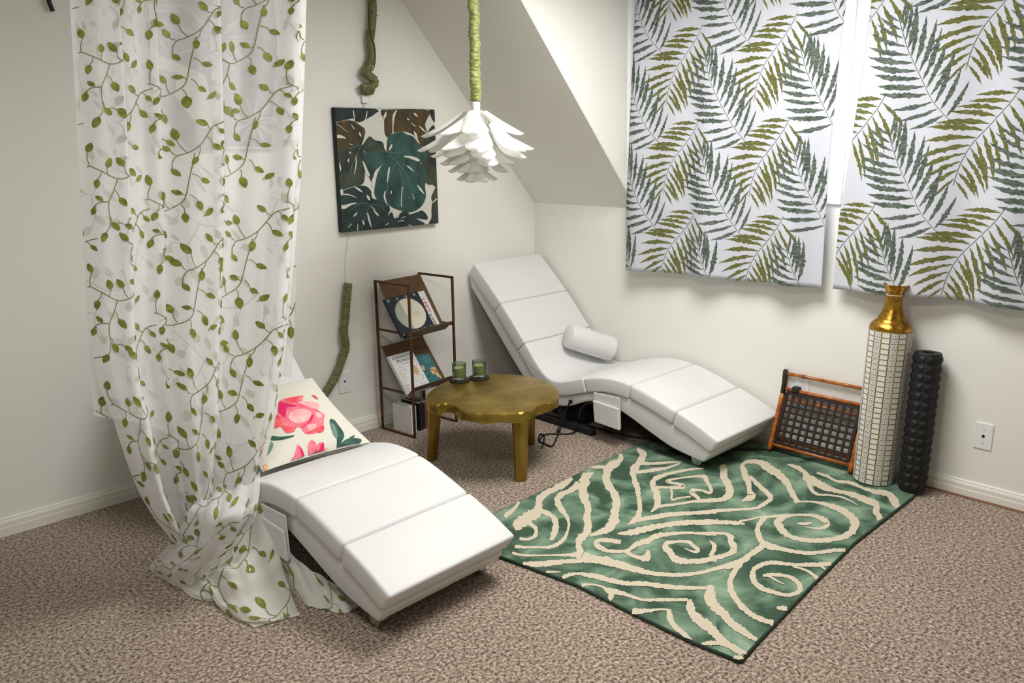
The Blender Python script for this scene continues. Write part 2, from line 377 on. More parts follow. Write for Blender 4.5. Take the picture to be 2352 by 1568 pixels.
# ================================================================== chaise longues
def chaise(name):
    xl, xr = -0.582, -0.026
    root = empty(name, ((xl+xr)/2, -0.9, 0))
    top = cr([(0.075, 0.845), (0.30, 0.638), (0.49, 0.438), (0.60, 0.318), (0.675, 0.270), (0.76, 0.268), (0.93, 0.322), (1.07, 0.352), (1.225, 0.348), (1.36, 0.318), (1.505, 0.272), (1.62, 0.232), (1.742, 0.178)], 0.012)
    nrm = []
    for i, p in enumerate(top):
        a = top[max(i-3, 0)]; b = top[min(i+3, len(top)-1)]; dx, dz = b[0]-a[0], b[1]-a[1]; l = math.hypot(dx, dz); nrm.append((dz/l, -dx/l))
    def off(i, d): return (top[i][0]+nrm[i][0]*d, top[i][1]+nrm[i][1]*d)
    def idx(s): return min(range(len(top)), key=lambda i: abs(top[i][0]-s))
    cuts = [0.075, 0.30, 0.49, 0.92, 1.225, 1.505, 1.742]
    nm = ['headrest_cushion', 'back_cushion', 'lumbar_cushion', 'seat_cushion', 'knee_cushion', 'foot_cushion']
    tc = 0.082
    for k in range(6):
        i0, i1 = idx(cuts[k]), idx(cuts[k+1]); g = 0
        ii = list(range(i0, i1+1, 3))
        if ii[-1] != i1: ii.append(i1)
        up = [top[i] for i in ii]; lo = [off(i, tc) for i in ii]
        if k == 0: lo[0] = (lo[0][0]+0.03*0.3, lo[0][1]-0.03*0.3)
        if k == 5: lo[-1] = (lo[-1][0]-0.012, lo[-1][1]+0.012)
        poly = [(xl, -s, z) for s, z in up]+[(xl, -s, z) for s, z in reversed(lo)]
        o = MB().prism(poly, (xr-xl, 0, 0)).build(nm[k], LEATHER, root, smooth=True, bevel=0.019 if k in (4, 5) else 0.013, seg=4)
    # upholstered base below the cushions
    n = len(top)
    lo = [off(i, tc) for i in range(0, n, 3)]
    bot = cr([(0.03, 0.700), (0.20, 0.512), (0.40, 0.295), (0.52, 0.185), (0.66, 0.125), (0.80, 0.135), (0.95, 0.195), (1.08, 0.205), (1.2, 0.178), (1.34, 0.125), (1.48, 0.078), (1.655, 0.052)], 0.03)
    lo[-1] = (1.690, 0.100)
    poly = [(xl+0.012, -s, z) for s, z in lo]+[(xl+0.012, -s, z) for s, z in reversed(bot)]
    MB().prism(poly, (xr-xl-0.024, 0, 0)).build('upholstered_base', LEATHER, root, smooth=True, bevel=0.008, seg=3)
    # black underside panel
    bo = [(s, z-0.004) for s, z in bot[2:-2]]
    m = MB(); m.grid([[(xl+0.03, -s, z) for s, z in bo], [(xr-0.03, -s, z) for s, z in bo]]); m.build('underside_panel', BLACKFAB, root)
    MB().box((xl+0.10, -0.60, 0.03), (xr-0.10, -0.84, 0.13)).build('motor_box', BLACKFAB, root, bevel=0.01)
    for xx in (xl+0.045, xr-0.045):
        MB().box((xx-0.02, -0.96, 0.0), (xx+0.02, -0.52, 0.035)).bar((xx, -0.75, 0.03), (xx, -0.72, 0.15), 0.04).build('support_foot', BLACKFAB, root, bevel=0.004)
    for xx in (xl+0.055, xr-0.055):
        c = MB(); c.tube([(xx-0.016, -1.60, 0.0405), (xx+0.016, -1.60, 0.0405)], 0.027, 20); c.bar((xx, -1.60, 0.043), (xx, -1.60, 0.085), 0.012)
        c.build('caster', STEEL, root, smooth=True, auto=40)
    # hanging remote pocket on the side
    x = xl-0.004
    po = [(-1.000, 0.262), (-1.172, 0.268), (-1.180, 0.104), (-1.020, 0.112)]
    pk = MB().prism([(x, y, z) for y, z in po], (-0.007, 0, 0)).build('side_pocket', LEATHER, root, bevel=0.003)
    po2 = [(-1.004, 0.222), (-1.172, 0.214), (-1.183, 0.100), (-1.018, 0.108)]
    MB().prism([(x-0.008, y, z) for y, z in po2], (-0.012, 0, 0)).build('pocket_pouch', LEATHER, pk, bevel=0.005)
    MB().tube([(x+0.006, -0.835, 0.172), (x-0.004, -0.835, 0.172)], 0.011, 14).build('power_socket', BLACKP, root)
    return root
ch = chaise('chaise_longue'); tag(ch, 'white leather S-curved chaise longue against the window wall', 'chaise longue', 'white leather chaise longues')
c2 = copy_tree(ch); c2.location.x -= 1.843+0.024; c2.rotation_euler.z = math.radians(1.8)
for q in [x for x in bpy.data.objects if x.parent == c2 and x.name.startswith('caster')]: q.location.z -= 0.0125
tag(c2, 'white leather S-curved chaise longue partly behind the sheer leaf curtain', 'chaise longue', 'white leather chaise longues')

# bolster on the right chaise
def bolster():
    a = ww(1304, 770, -0.330); b = ww(1406, 802, -0.080)
    root = empty('neck_bolster', (a+b)/2); tag(root, 'white half-round leather bolster lying on the chaise by the window wall', 'cushion')
    ax = (b-a).normalized(); n = 20
    pts = [a+ax*t for t in (0, 0.004, 0.012, 0.1, 0.2)]+[b-ax*0.012, b-ax*0.004, b]
    L = (b-a).length
    ts = [0, 0.006, 0.018, L/2, L-0.018, L-0.006, L]; rs = [0.062, 0.068, 0.071, 0.072, 0.071, 0.068, 0.062]
    MB().tube([a+ax*t for t in ts], rs, 28).build('cover', LEATHER, root, smooth=True, auto=50)
    m = MB(); m.prism([b+Vector((0, -0.02, 0.04)), b+Vector((0.0, 0.02, 0.05)), b+Vector((-0.02, 0.06, 0.10)), b+Vector((-0.04, 0.03, 0.10))], (0.004, 0.0, 0.004))
    m.build('hanging_strap', LEATHER, root)
bolster()

# power cable of the right chaise
def cable(name, pts, r, label):
    o = MB().tube([q for q in (Vector(p) for p in cr3(pts))], r, 8).build(name, CORDB, smooth=True); tag(o, label, 'cable'); return o
def cr3(pts, n=8):
    P = [pts[0]]+list(pts)+[pts[-1]]; out = []
    for i in range(1, len(P)-2):
        for k in range(n):
            t = k/n; out.append(tuple(0.5*((2*b)+(-a+c)*t+(2*a-5*b+4*c-d)*t*t+(-a+3*b-3*c+d)*t**3) for a, b, c, d in zip(P[i-1], P[i], P[i+1], P[i+2])))
    out.append(tuple(pts[-1])); return out
rt = empty('power_cable', (-0.65, -0.85, 0)); tag(rt, 'black power cable looped on the carpet beside the brass table', 'cable')
F = lambda x, y, z=0.006: tuple(fl(x, y, z))
W = lambda x, y, o=-0.60: tuple(ww(x, y, o))
MB().tube(cr3([(-0.592, -0.835, 0.172), W(1301, 940), W(1290, 968, -0.615), W(1283, 990, -0.63), F(1279, 1004), F(1268, 1024), F(1250, 1018), F(1238, 1012), F(1240, 998), F(1250, 999), F(1248, 1018), F(1244, 1028)]), 0.0042, 8).build('cord', CORDB, rt, smooth=True)
MB().tube(cr3([F(1239, 1014), F(1246, 1001), F(1262, 996), F(1290, 996), F(1318, 993), F(1328, 975), W(1330, 955, -0.61), W(1335, 938, -0.61), W(1350, 926, -0.61), W(1368, 927, -0.60)]), 0.0042, 8).build('cord', CORDB, rt, smooth=True)
MB().tube([W(1286, 978, -0.622), W(1283, 990, -0.63), W(1281, 998, -0.64)], [0.008, 0.011, 0.008], 10).build('inline_connector', CORDB, rt, smooth=True)
cb2 = MB().tube(cr3([(-0.45, -1.02, 0.006), F(1345, 975), F(1440, 1000), (-0.40, -1.25, 0.019), (-0.36, -1.45, 0.019), (-0.2, -1.66, 0.019), (-0.08, -1.80, 0.02), (-0.05, -1.95, 0.02)]), 0.0035, 8).build('floor_cable', CORDB, smooth=True)
tag(cb2, 'thin black cable running under the chaise toward the magazine rack', 'cable')

# ================================================================== rug
RZ = 0.013
edge_px = [(1700, 1515), (1740, 1470), (1860, 1345), (1960, 1245), (2095, 1140)]
eL = [(1140, 1177), (1310, 1096), (1446, 1030), (1490, 1012)]
bd = [fl(x, y, RZ) for x, y in edge_px]
bd += [Vector((-0.07, -2.447, RZ)), Vector((-0.06, -2.0, RZ)), Vector((-0.06, -1.6, RZ)), Vector((-0.07, -1.205, RZ))]
bd += [fl(x, y, RZ) for x, y in reversed(eL)]
bd += [Vector((-1.80, -1.275, RZ)), fl(1150, 1275, RZ), fl(1325, 1340, RZ), fl(1455, 1405, RZ), fl(1590, 1470, RZ)]
rug = MB().prism([Vector((p.x, p.y, 0.001)) for p in bd], (0, 0, RZ-0.001)).build('area_rug', RUGG)
tag(rug, 'green area rug with cream swirling tribal line pattern', 'rug')
m = MB(); m.tube([Vector((p.x, p.y, RZ*0.55)) for p in bd]+[Vector((bd[0].x, bd[0].y, RZ*0.55))], 0.0062, 8); m.build('edge_binding', RUGE, rug, smooth=True)
STR = {
 5: [[(250,715,30),(180,800,45),(90,880,50)],
  [(820,460,40),(720,530,70),(560,610,60),(470,680,75),(450,780,90),(420,840,110),(330,890,130),(240,960,110),(190,990,80)],
  [(340,930,60),(390,970,50),(432,1020,42),(410,1090,40),(330,1120,30),(250,1110,30)],
  [(480,810,50),(590,860,50),(640,930,62),(635,1020,65),(600,1110,45),(575,1128,12)],
  [(1050,400,16),(960,450,95),(950,520,100),(930,600,95),(960,700,90),(990,780,70),(980,880,75),(990,970,75),(975,1050,80),(910,1110,85),(885,1180,55),(905,1240,80),(910,1290,110),(1000,1320,80)],
  [(900,1285,60),(700,1290,25),(430,1295,20),(280,1290,25),(170,1265,30)],
  [(900,520,90),(800,590,60),(700,640,60),(660,700,65),(690,780,58),(750,860,46),(785,950,28),(760,1060,30),(710,1140,46),(600,1200,38),(480,1205,24),(340,1205,30),(200,1200,36)],
  [(1345,195,46),(1330,270,60),(1230,340,90),(1190,440,80),(1200,520,85),(1260,600,80),(1300,720,90),(1280,830,85),(1270,920,105),(1210,1000,85),(1100,1050,55),(1010,1080,26)],
  [(1190,345,36),(1090,338,36),(1020,345,12)],
  [(1520,140,30),(1580,190,70),(1570,250,80),(1520,320,70),(1480,380,76),(1490,460,58),(1520,560,62),(1540,660,48),(1550,760,48),(1540,850,58),(1500,910,58),(1420,962,10)],
  [(1570,305,30),(1720,300,28),(1850,290,26),(2000,282,10)],
  [(1500,392,36),(1620,385,36),(1700,370,46),(1850,348,28),(1990,298,14)],
  [(1470,925,50),(1650,890,46),(1800,862,54),(1950,846,46),(2150,835,40),(2380,822,36)],
  [(1310,1055,14),(1450,1050,64),(1600,1010,66),(1800,970,56),(2000,945,54),(2200,935,54),(2390,930,56)],
  [(2240,355,12),(2100,365,24),(1950,390,30),(1800,430,40),(1710,470,55),(1690,540,60),(1730,620,78),(1740,700,70),(1730,770,56),(1665,825,8)],
  [(1730,768,36),(1900,745,28),(2050,725,28),(2200,700,28),(2380,688,28)],
  [(1700,560,34),(1850,560,24),(1980,560,38),(2030,545,38),(1960,520,28),(1880,505,26),(1840,490,28),(1950,465,20),(2100,445,20),(2220,440,30),(2258,450,56),(2290,520,40),(2320,580,40),(2310,620,30),(2210,590,24),(2120,590,40),(2095,610,36),(2150,650,38),(2210,702,26)],
  [(1890,565,20),(1895,620,24),(1900,690,22),(2000,670,18),(2100,660,18)],
  [(2380,1062,40),(2250,1062,28),(2100,1050,24),(1900,1060,38),(1750,1080,56),(1620,1140,66),(1500,1180,48),(1420,1240,38),(1300,1250,36),(1190,1240,38),(1110,1200,56),(1075,1160,54),(1120,1130,38),(1200,1130,44),(1345,1150,46)],
  [(1400,1250,38),(1480,1300,38),(1560,1320,50),(1620,1318,88),(1640,1270,52),(1632,1235,16)],
  [(2380,1340,40),(2200,1350,48),(2050,1360,56),(1930,1330,78),(1880,1270,78),(1830,1200,66),(1850,1160,48),(1950,1145,32),(2070,1150,38),(2140,1200,40),(2185,1245,38),(2140,1258,28),(2030,1215,8)],
  [(950,1305,70),(1150,1350,76),(1300,1390,76),(1450,1420,70)]],
 6: [[(-20,795,20),(200,780,32),(400,770,28),(600,755,26),(660,735,38),(750,675,48),(775,650,50),(740,600,48),(660,530,48),(590,460,38),(555,425,36)],
  [(-20,905,42),(200,900,42),(400,905,40),(500,917,14)],
  [(440,890,24),(560,870,18),(650,848,20),(800,840,28),(950,825,30)],
  [(-20,690,18),(150,680,28),(270,660,48),(340,610,78),(340,540,78),(290,450,78),(280,370,88),(275,300,60)],
  [(470,310,40),(500,400,68),(540,480,66),(545,560,46),(565,630,88),(465,682,10)],
  [(465,315,38),(520,272,40),(620,272,48),(700,300,84),(800,370,84),(900,440,68),(960,530,58),(1000,610,58),(1055,695,48)],
  [(1010,690,14),(1180,685,20),(1330,710,38),(1450,750,58),(1550,800,68),(1630,870,78),(1640,950,88),(1570,1030,68),(1430,1075,48),(1270,1090,48),(1100,1080,46),(960,1040,48),(870,960,76),(840,900,78),(900,850,48),(1020,825,25),(1150,825,30),(1250,840,38),(1330,880,58),(1360,920,58),(1280,965,28),(1120,945,7)],
  [(1045,912,14),(1130,915,28),(1205,905,10)],
  [(945,300,14),(1040,330,48),(1120,380,48),(1160,450,88),(1250,490,88),(1350,540,66),(1480,580,38),(1620,610,56),(1740,660,66),(1860,710,66),(1870,790,66),(1900,850,66),(1930,905,46)],
  [(1170,460,50),(1190,560,42),(1260,610,26),(1400,620,17),(1540,650,17),(1670,718,9)],
  [(1250,385,20),(1350,420,30),(1450,470,28),(1600,490,38),(1720,540,28),(1850,580,48),(2000,610,58),(2050,680,86),(2100,755,56)],
  [(720,840,44),(640,940,52),(640,1020,58),(680,1100,58),(740,1140,78),(860,1170,48),(1000,1200,38),(1150,1220,38),(1300,1210,38),(1450,1190,38),(1640,1190,38)],
  [(700,1135,66),(600,1210,48),(500,1280,38),(400,1340,48),(300,1370,48)],
  [(-20,1015,24),(150,1010,24),(300,1020,30),(350,1050,58),(360,1110,66),(390,1180,76),(300,1240,46),(150,1280,56),(-20,1312,46)],
  [(130,1090,6),(180,1130,42),(180,1190,48),(140,1255,36)]],
 7: [[(50,228,20),(200,240,46),(400,220,38),(600,210,34),(700,205,58),(800,215,66),(900,250,56),(1050,290,48),(1200,320,34),(1400,330,34),(1550,315,28),(1700,280,32),(1880,225,38),(1950,200,48),(2030,130,38),(2100,90,50)],
  [(1920,225,46),(1850,320,48),(1825,400,46),(1850,490,52),(1910,580,48),(2000,660,46),(2100,710,42),(2225,745,46)],
  [(205,310,10),(290,305,20),(395,305,8)],
  [(365,385,14),(440,340,34),(530,320,24),(650,335,40),(800,370,44),(950,400,38),(1100,405,38),(1300,430,38),(1450,440,34),(1640,440,22)],
  [(1660,415,40),(1660,490,96),(1680,570,86),(1750,640,76),(1830,730,66),(1930,800,66),(2000,850,46),(2085,892,12)],
  [(495,445,24),(560,420,38),(650,410,16),(750,430,20),(800,465,48),(900,480,38),(1000,515,28),(1100,540,25),(1250,540,28),(1470,540,26)],
  [(1490,535,20),(1490,590,66),(1510,660,76),(1580,720,86),(1680,800,76),(1750,880,76),(1830,930,56),(1900,970,56),(1945,1000,46),(1900,1028,36),(1800,1010,16)],
  [(540,425,56),(600,480,48),(690,502,12)], [(825,480,48),(815,530,42),(765,556,8)], [(1745,905,30),(1650,905,38),(1575,912,12)],
  [(885,610,10),(1000,635,48),(1100,635,38),(1250,620,16),(1330,632,24)], [(1310,628,30),(1315,680,48),(1350,750,44),(1400,800,38),(1450,840,38),(1505,874,8)]],
 8: [[(1872,780,12),(1740,790,24),(1600,790,16),(1480,780,24),(1400,810,24),(1385,860,34),(1420,910,30),(1500,940,22),(1580,955,18),(1640,930,28),(1630,890,24),(1580,855,20),(1500,845,17),(1440,850,18)],
  [(1450,846,8),(1490,862,10),(1520,880,10),(1558,896,4)], [(1600,798,10),(1690,830,14),(1755,885,22)], [(1740,790,12),(1780,815,11),(1822,830,7)], [(1515,1022,16),(1560,1028,24),(1600,1028,10)]],
}
SCL = {5: (500/2352, 1140, 1000), 6: (520/2352, 1600, 1000), 7: (640/2352, 1180, 1230), 8: (1000/2352, 1140, 960)}
m = MB(); zi = RZ+0.0010
for k, ss in STR.items():
    q, ox, oy = SCL[k]
    for s in ss:
        zi += 0.00002
        ribbon(m, [(ox+x*q, oy+y*q, w*q) for x, y, w in s], lambda x, y, z=zi: fl(x, y, z), 3.6, 0.24)
def inside(p):
    c = False; n = len(bd)
    for i in range(n):
        a, b = bd[i], bd[(i+1) % n]
        if (a.y > p[1]) != (b.y > p[1]) and p[0] < (b.x-a.x)*(p[1]-a.y)/(b.y-a.y)+a.x: c = not c
    return c
m.f = [f_ for f_ in m.f if inside([sum(m.v[i][k_] for i in f_)/len(f_) for k_ in (0, 1)])]
m.build('cream_line_pattern', RUGC, rug)

# ================================================================== brass table
tcx, tcy, TH = -1.155, -0.86, 0.357
tr = empty('brass_side_table', (tcx, tcy, 0)); tag(tr, 'low hammered brass table with tree-slice top and three legs', 'table')
rim = [(978,915),(982,903),(1000,887),(1022,876),(1050,868),(1080,862),(1115,858),(1150,857),(1185,859),(1220,864),(1247,871),(1268,881),(1281,893),(1284,905),(1280,914),(1268,922),(1250,926),(1235,930),(1225,938),(1212,944),(1180,948),(1130,949.5),(1085,947),(1060,943),(1052,936),(1040,929),(1022,927),(1003,930),(990,927),(981,922)]
R3 = [fl(x, y, TH) for x, y in rim]
q = cr([(p.x, p.y) for p in R3]+[(R3[0].x, R3[0].y)], 0.008)[:-1]
n = len(q); m = MB(); random.seed(3)
rj = [random.uniform(-1, 1) for _ in range(n)]
rj = [(rj[i-1]+rj[i]+rj[(i+1) % n])/2 for i in range(n)]
dz = [(-0.046+0.004*math.sin(i*0.35)) for i in range(n)]
ctr = Vector((sum(p[0] for p in q)/n, sum(p[1] for p in q)/n))
def inset(p, d): v = (Vector(p)-ctr); return Vector(p)-v.normalized()*d
ring = []
for d, z in ((0.012, 0.0), (0.003, -0.003), (0.0, -0.009)):
    ring.append([(*inset(p, d+(0.0016*rj[i] if z < -0.005 else 0)), TH+z) for i, p in enumerate(q)])
ring.append([(*inset(p, 0.003+0.0026*rj[(i+1) % n]+0.0014*math.sin(i*0.37)), TH-0.026) for i, p in enumerate(q)])
ring.append([(*inset(p, 0.002+0.0018*rj[i]+0.0015*math.sin(i*0.31)), TH+dz[i]) for i, p in enumerate(q)])
vs = [p for r in ring for p in r]; fs = []
for a in range(len(ring)-1):
    for i in range(n): fs.append((a*n+i, (a+1)*n+i, (a+1)*n+(i+1) % n, a*n+(i+1) % n))
fs.append(tuple(range(n))); fs.append(tuple(reversed(range(4*n, 5*n))))
m.add(vs, fs); m.build('tree_slice_top', GOLD, tr, smooth=True, auto=40)
def leg(bx, by, tx, ty):
    b = Vector((bx, by, 0)); t = Vector((tx, ty, TH-0.03)); out = Vector((b.x-tcx, b.y-tcy, 0)).normalized(); sd = Vector((-out.y, out.x, 0))
    m = MB(); rows = []
    for f, w, dd in ((0, 0.030, 0.024), (0.02, 0.031, 0.026), (0.45, 0.036, 0.03), (0.8, 0.042, 0.034), (1.0, 0.052, 0.04)):
        c = b.lerp(t, f)
        rows.append([c+sd*w*math.cos(a)*1.0+out*dd*math.sin(a) for a in [2*PI*(k+0.5)/8 for k in range(8)]]+[])
    vs = [p for r in rows for p in r]; fs = [(i*8+k, i*8+(k+1) % 8, (i+1)*8+(k+1) % 8, (i+1)*8+k) for i in range(4) for k in range(8)]
    fs += [tuple(reversed(range(8))), tuple(range(32, 40))]
    m.add(vs, fs); m.build('leg', GOLD, tr, bevel=0.004)
leg(-1.222, -1.10, -1.205, -1.085); leg(-0.862, -0.80, -0.89, -0.815); leg(-1.345, -0.600, -1.33, -0.625)

# candles
for i, (cx, cy) in enumerate((((fl(1055, 874, TH).x), (fl(1055, 874, TH).y)), ((fl(1101, 868, TH).x), (fl(1101, 868, TH).y)))):
    base = Vector((cx, cy, TH))
    co = MB().lathe([(0.049, 0.0), (0.052, 0.002), (0.052, 0.006), (0.049, 0.008), (0.02, 0.0065)], base, 40).build('coaster', BLACKP, smooth=True, auto=35)
    tag(co, ['round black coaster under the nearer green candle glass', 'round black coaster under the farther green candle glass'][i], 'coaster', 'black coasters on the brass table')
    r = empty('candle_glass', base+Vector((0, 0, 0.008))); tag(r, ['green smoked glass with candle, left one, nearest the bookshelf', 'green smoked glass with candle, right one, nearest the chaise'][i], 'candle', 'candle glasses on the brass table')
    MB().lathe([(0.030, 0.0), (0.0335, 0.002), (0.0345, 0.006), (0.0345, 0.082), (0.0335, 0.084), (0.0325, 0.082), (0.0325, 0.014), (0.002, 0.013)], base+Vector((0, 0, 0.0085)), 36).build('glass_cup', GLASSG, r, smooth=True, auto=50)
    wxn = MB().lathe([(0.0255, 0.0), (0.026, 0.001), (0.026, 0.042), (0.024, 0.044), (0.003, 0.0435)], base+Vector((0, 0, 0.0225)), 28).build('wax_candle', WAX, r, smooth=True, auto=40).name
    MB().tube([base+Vector((0, 0, 0.066)), base+Vector((0.001, 0, 0.074))], 0.001, 6).build('wick', BLACKP, bpy.data.objects[wxn])

# ================================================================== book rack
SA = math.radians(7.0)
so = Vector((-1.255, -0.055, 0))
ex = Vector((math.cos(SA), math.sin(SA), 0)); ey = Vector((math.sin(SA), -math.cos(SA), 0)); ez = Vector((0, 0, 1))
def SH(x, y, z): return so+ex*x+ey*y+ez*z
SW, SD, STZ = 0.325, 0.25, 0.825
rk = empty('magazine_shelf', SH(SW/2, SD/2, 0)); tag(rk, 'slim bronze metal two-tier book display rack against the back wall', 'shelf')
bt = 0.011
for x in (0, SW):
    fr = MB().bar(SH(x, 0, 0), SH(x, 0, STZ), bt, upv=ey).bar(SH(x, SD, 0), SH(x, SD, STZ), bt, upv=ey).bar(SH(x, -bt/2, STZ-bt/2), SH(x, SD+bt/2, STZ-bt/2), bt).bar(SH(x, 0, bt/2), SH(x, SD, bt/2), bt)
    o = fr.build('side_frame', BRONZE, rk)
    for z in (0.562, 0.238):
        MB().bar(SH(x, 0, z), SH(x, SD, z), bt*0.9).build('side_rail', BRONZE, o)
PN = []
for (zt, zb) in ((0.815, 0.528), (0.463, 0.222)):
    t0, t1 = SH(0.008, 0.012, zt), SH(SW-0.008, 0.012, zt); b0, b1 = SH(0.008, 0.195, zb), SH(SW-0.008, 0.195, zb)
    l0, l1 = SH(0.006, SD-0.004, zb+0.045), SH(SW-0.006, SD-0.004, zb+0.045)
    nn = (t0-b0).cross(b1-b0).normalized()
    if nn.dot(ey) < 0: nn = -nn
    MB().hexa([t0, t1, t1+nn*0.003, t0+nn*0.003], [b0, b1, b1+nn*0.003, b0+nn*0.003]).build('sloped_panel', BRONZE2, rk)
    MB().hexa([b0, b1, b1+ez*0.004, b0+ez*0.004], [l0, l1, l1+ez*0.004, l0+ez*0.004]).bar(l0+ez*0.002, l1+ez*0.002, 0.009).build('front_lip', BRONZE, rk)
    PN.append((b0, nn, (t0-b0).normalized()))
for x in (0, SW):
    for z in (0.562, 0.238):
        sgn = -1 if x == 0 else 1
        MB().tube([SH(x+sgn*0.004, SD-0.0, z), SH(x+sgn*0.0075, SD, z)], 0.003, 10).build('bolt', STEEL, rk)

# books lying on the panels
def book(name, panel, px4, th, lift, cover, label, deco=None):
    b0, nn, up = PN[panel]; p0 = b0+nn*(0.003+lift)
    tl, trr, br, bl = [onplane(x, y, p0+nn*th, nn) for x, y in px4]
    ux = ((br-bl)+(trr-tl)).normalized(); ux = (ux-nn*ux.dot(nn)).normalized(); uy = nn.cross(ux); 
    if uy.dot(up) < 0: uy = -uy
    w = ((br-bl).length+(trr-tl).length)/2; h = ((tl-bl).length+(trr-br).length)/2
    o = bl
    r = empty(name, o); tag(r, label, 'book', 'books on the bronze rack')
    def P(u, v, d=0.0): return o+ux*(u*w)+uy*(v*h)+nn*d
    k = 0.0018
    m = MB().hexa([P(0, 0, -k), P(1, 0, -k), P(1, 1, -k), P(0, 1, -k)], [P(0, 0), P(1, 0), P(1, 1), P(0, 1)])
    m.hexa([P(0, 0, -th), P(1, 0, -th), P(1, 1, -th), P(0, 1, -th)], [P(0, 0, -th+k), P(1, 0, -th+k), P(1, 1, -th+k), P(0, 1, -th+k)])
    m.hexa([P(-0.01, 0, -th), P(0.015, 0, -th), P(0.015, 1, -th), P(-0.01, 1, -th)], [P(-0.01, 0), P(0.015, 0), P(0.015, 1), P(-0.01, 1)])
    m.build('cover', cover, r)
    MB().hexa([P(0.015, 0.01, -th+k), P(0.98, 0.01, -th+k), P(0.98, 0.99, -th+k), P(0.015, 0.99, -th+k)], [P(0.015, 0.01, -k), P(0.98, 0.01, -k), P(0.98, 0.99, -k), P(0.015, 0.99, -k)]).build('pages', PAPER, r)
    if deco: deco(r, P, ux, uy, nn, w, h)
    return r
NAVY = mat('cover_navy', S(30, 42, 54), 0.6); CREAMP = mat('print_cream', S(226, 220, 200), 0.7); GREYP = mat('print_grey', S(176, 178, 170), 0.7)
WHITEC = mat('cover_white', S(226, 226, 224), 0.55); REDP = mat('print_red', S(200, 70, 62), 0.6); BLKP = mat('print_black', S(40, 40, 44), 0.6)
TEALC = mat('cover_teal', S(56, 112, 118), 0.5); BROWNP = mat('print_brown', S(96, 52, 34), 0.6); ORGP = mat('print_orange', S(196, 118, 56), 0.6); TANP = mat('print_tan', S(214, 180, 132), 0.6)
PALEW = mat('print_pale', S(232, 232, 228), 0.6)
def ellipse(m, P, cu, cv, ru, rv, d, mi=0, n=28, a0=0, a1=2*PI):
    m.add([P(cu+ru*math.cos(a0+(a1-a0)*i/n), cv+rv*math.sin(a0+(a1-a0)*i/n), d) for i in range(n+(0 if a1-a0 > 6.2 else 1))], [tuple(range(n+(0 if a1-a0 > 6.2 else 1)))], mi)
def deco_moon(r, P, ux, uy, nn, w, h):
    m = MB(); ellipse(m, P, 0.52, 0.5, 0.42, 0.40, 0.0006); m.build('moon_disc', CREAMP, r)
    m = MB(); ellipse(m, P, 0.52, 0.5, 0.42, 0.40, 0.0009, n=20, a0=PI*0.62, a1=PI*1.42); m.build('shaded_lune', GREYP, r)
    m = MB()
    for i, c in enumerate('MOON'): text_mesh(m, c, P(0.05+0.26*i, 0.90, 0.0009), ux, uy, h*0.105)
    for i, c in enumerate('LISTS'): text_mesh(m, c, P(0.06+0.205*i, 0.02, 0.0009), ux, uy, h*0.095)
    tag(m.build('title_lettering', PALEW, r), kind='stuff')
    m = MB()
    for i in range(4): text_mesh(m, 'a notebook of lists'[:19-i*2], P(0.62, 0.46-0.03*i, 0.0009), ux, uy, h*0.022) if False else m.add([P(0.60, 0.50-0.035*i, 0.0009), P(0.84-0.02*i, 0.50-0.035*i, 0.0009), P(0.84-0.02*i, 0.508-0.035*i, 0.0009), P(0.60, 0.508-0.035*i, 0.0009)], [(0, 1, 2, 3)])
    m.build('small_print', GREYP, r)
book('display_book', 0, [(886, 685), (957, 669), (1004, 748), (925, 774)], 0.014, 0.014, NAVY, 'navy book with a cream circle, titled MOON LISTS, on the upper tier', deco_moon)
def deco_red(r, P, ux, uy, nn, w, h):
    m = MB(); text_mesh(m, 'LEPT', P(0.73, 0.80, 0.0007), -uy, ux, w*0.22, width=h*0.40) ; m.build('red_title', REDP, r)
    m = MB(); text_mesh(m, '&', P(0.76, 0.37, 0.0007), -uy, ux, w*0.16); text_mesh(m, 'IIIII', P(0.76, 0.26, 0.0007), -uy, ux, w*0.16, width=h*0.2); m.build('black_title', BLKP, r)
book('display_book', 0, [(920, 676), (973, 667), (1012, 745), (960, 762)], 0.010, 0.001, WHITEC, 'white book with red lettering half hidden behind the navy book', deco_red)
def deco_acu(r, P, ux, uy, nn, w, h):
    m = MB(); text_mesh(m, 'ACUPUNCTURE', P(0.07, 0.885, 0.0008), ux, uy, h*0.07, width=w*0.86); text_mesh(m, 'POINTS', P(0.22, 0.78, 0.0008), ux, uy, h*0.11, width=w*0.6)
    m.add([P(0.4, 0.73, 0.0008), P(0.8, 0.73, 0.0008), P(0.8, 0.738, 0.0008), P(0.4, 0.738, 0.0008)], [(0, 1, 2, 3)]); tag(m.build('title_lettering', BLKP, r), kind='stuff')
    m = MB(); rnd = random.Random(5)
    for i in range(170):
        u, v = rnd.uniform(0.08, 0.93), rnd.uniform(0.06, 0.68)
        ellipse(m, P, u, v, 0.010, 0.007, 0.0008, rnd.choice([0, 0, 1, 2]), 5)
    m.build('dot_print', [ORGP, REDP, BLKP], r)
    m = MB(); ellipse(m, P, 0.74, 0.5, 0.10, 0.13, 0.0006); m.build('pale_figure_print', TANP, r)
book('display_book', 1, [(891, 822), (952, 803), (985, 893), (937, 906)], 0.016, 0.0145, WHITEC, 'white acupuncture points book with dotted cover on the lower tier', deco_acu)
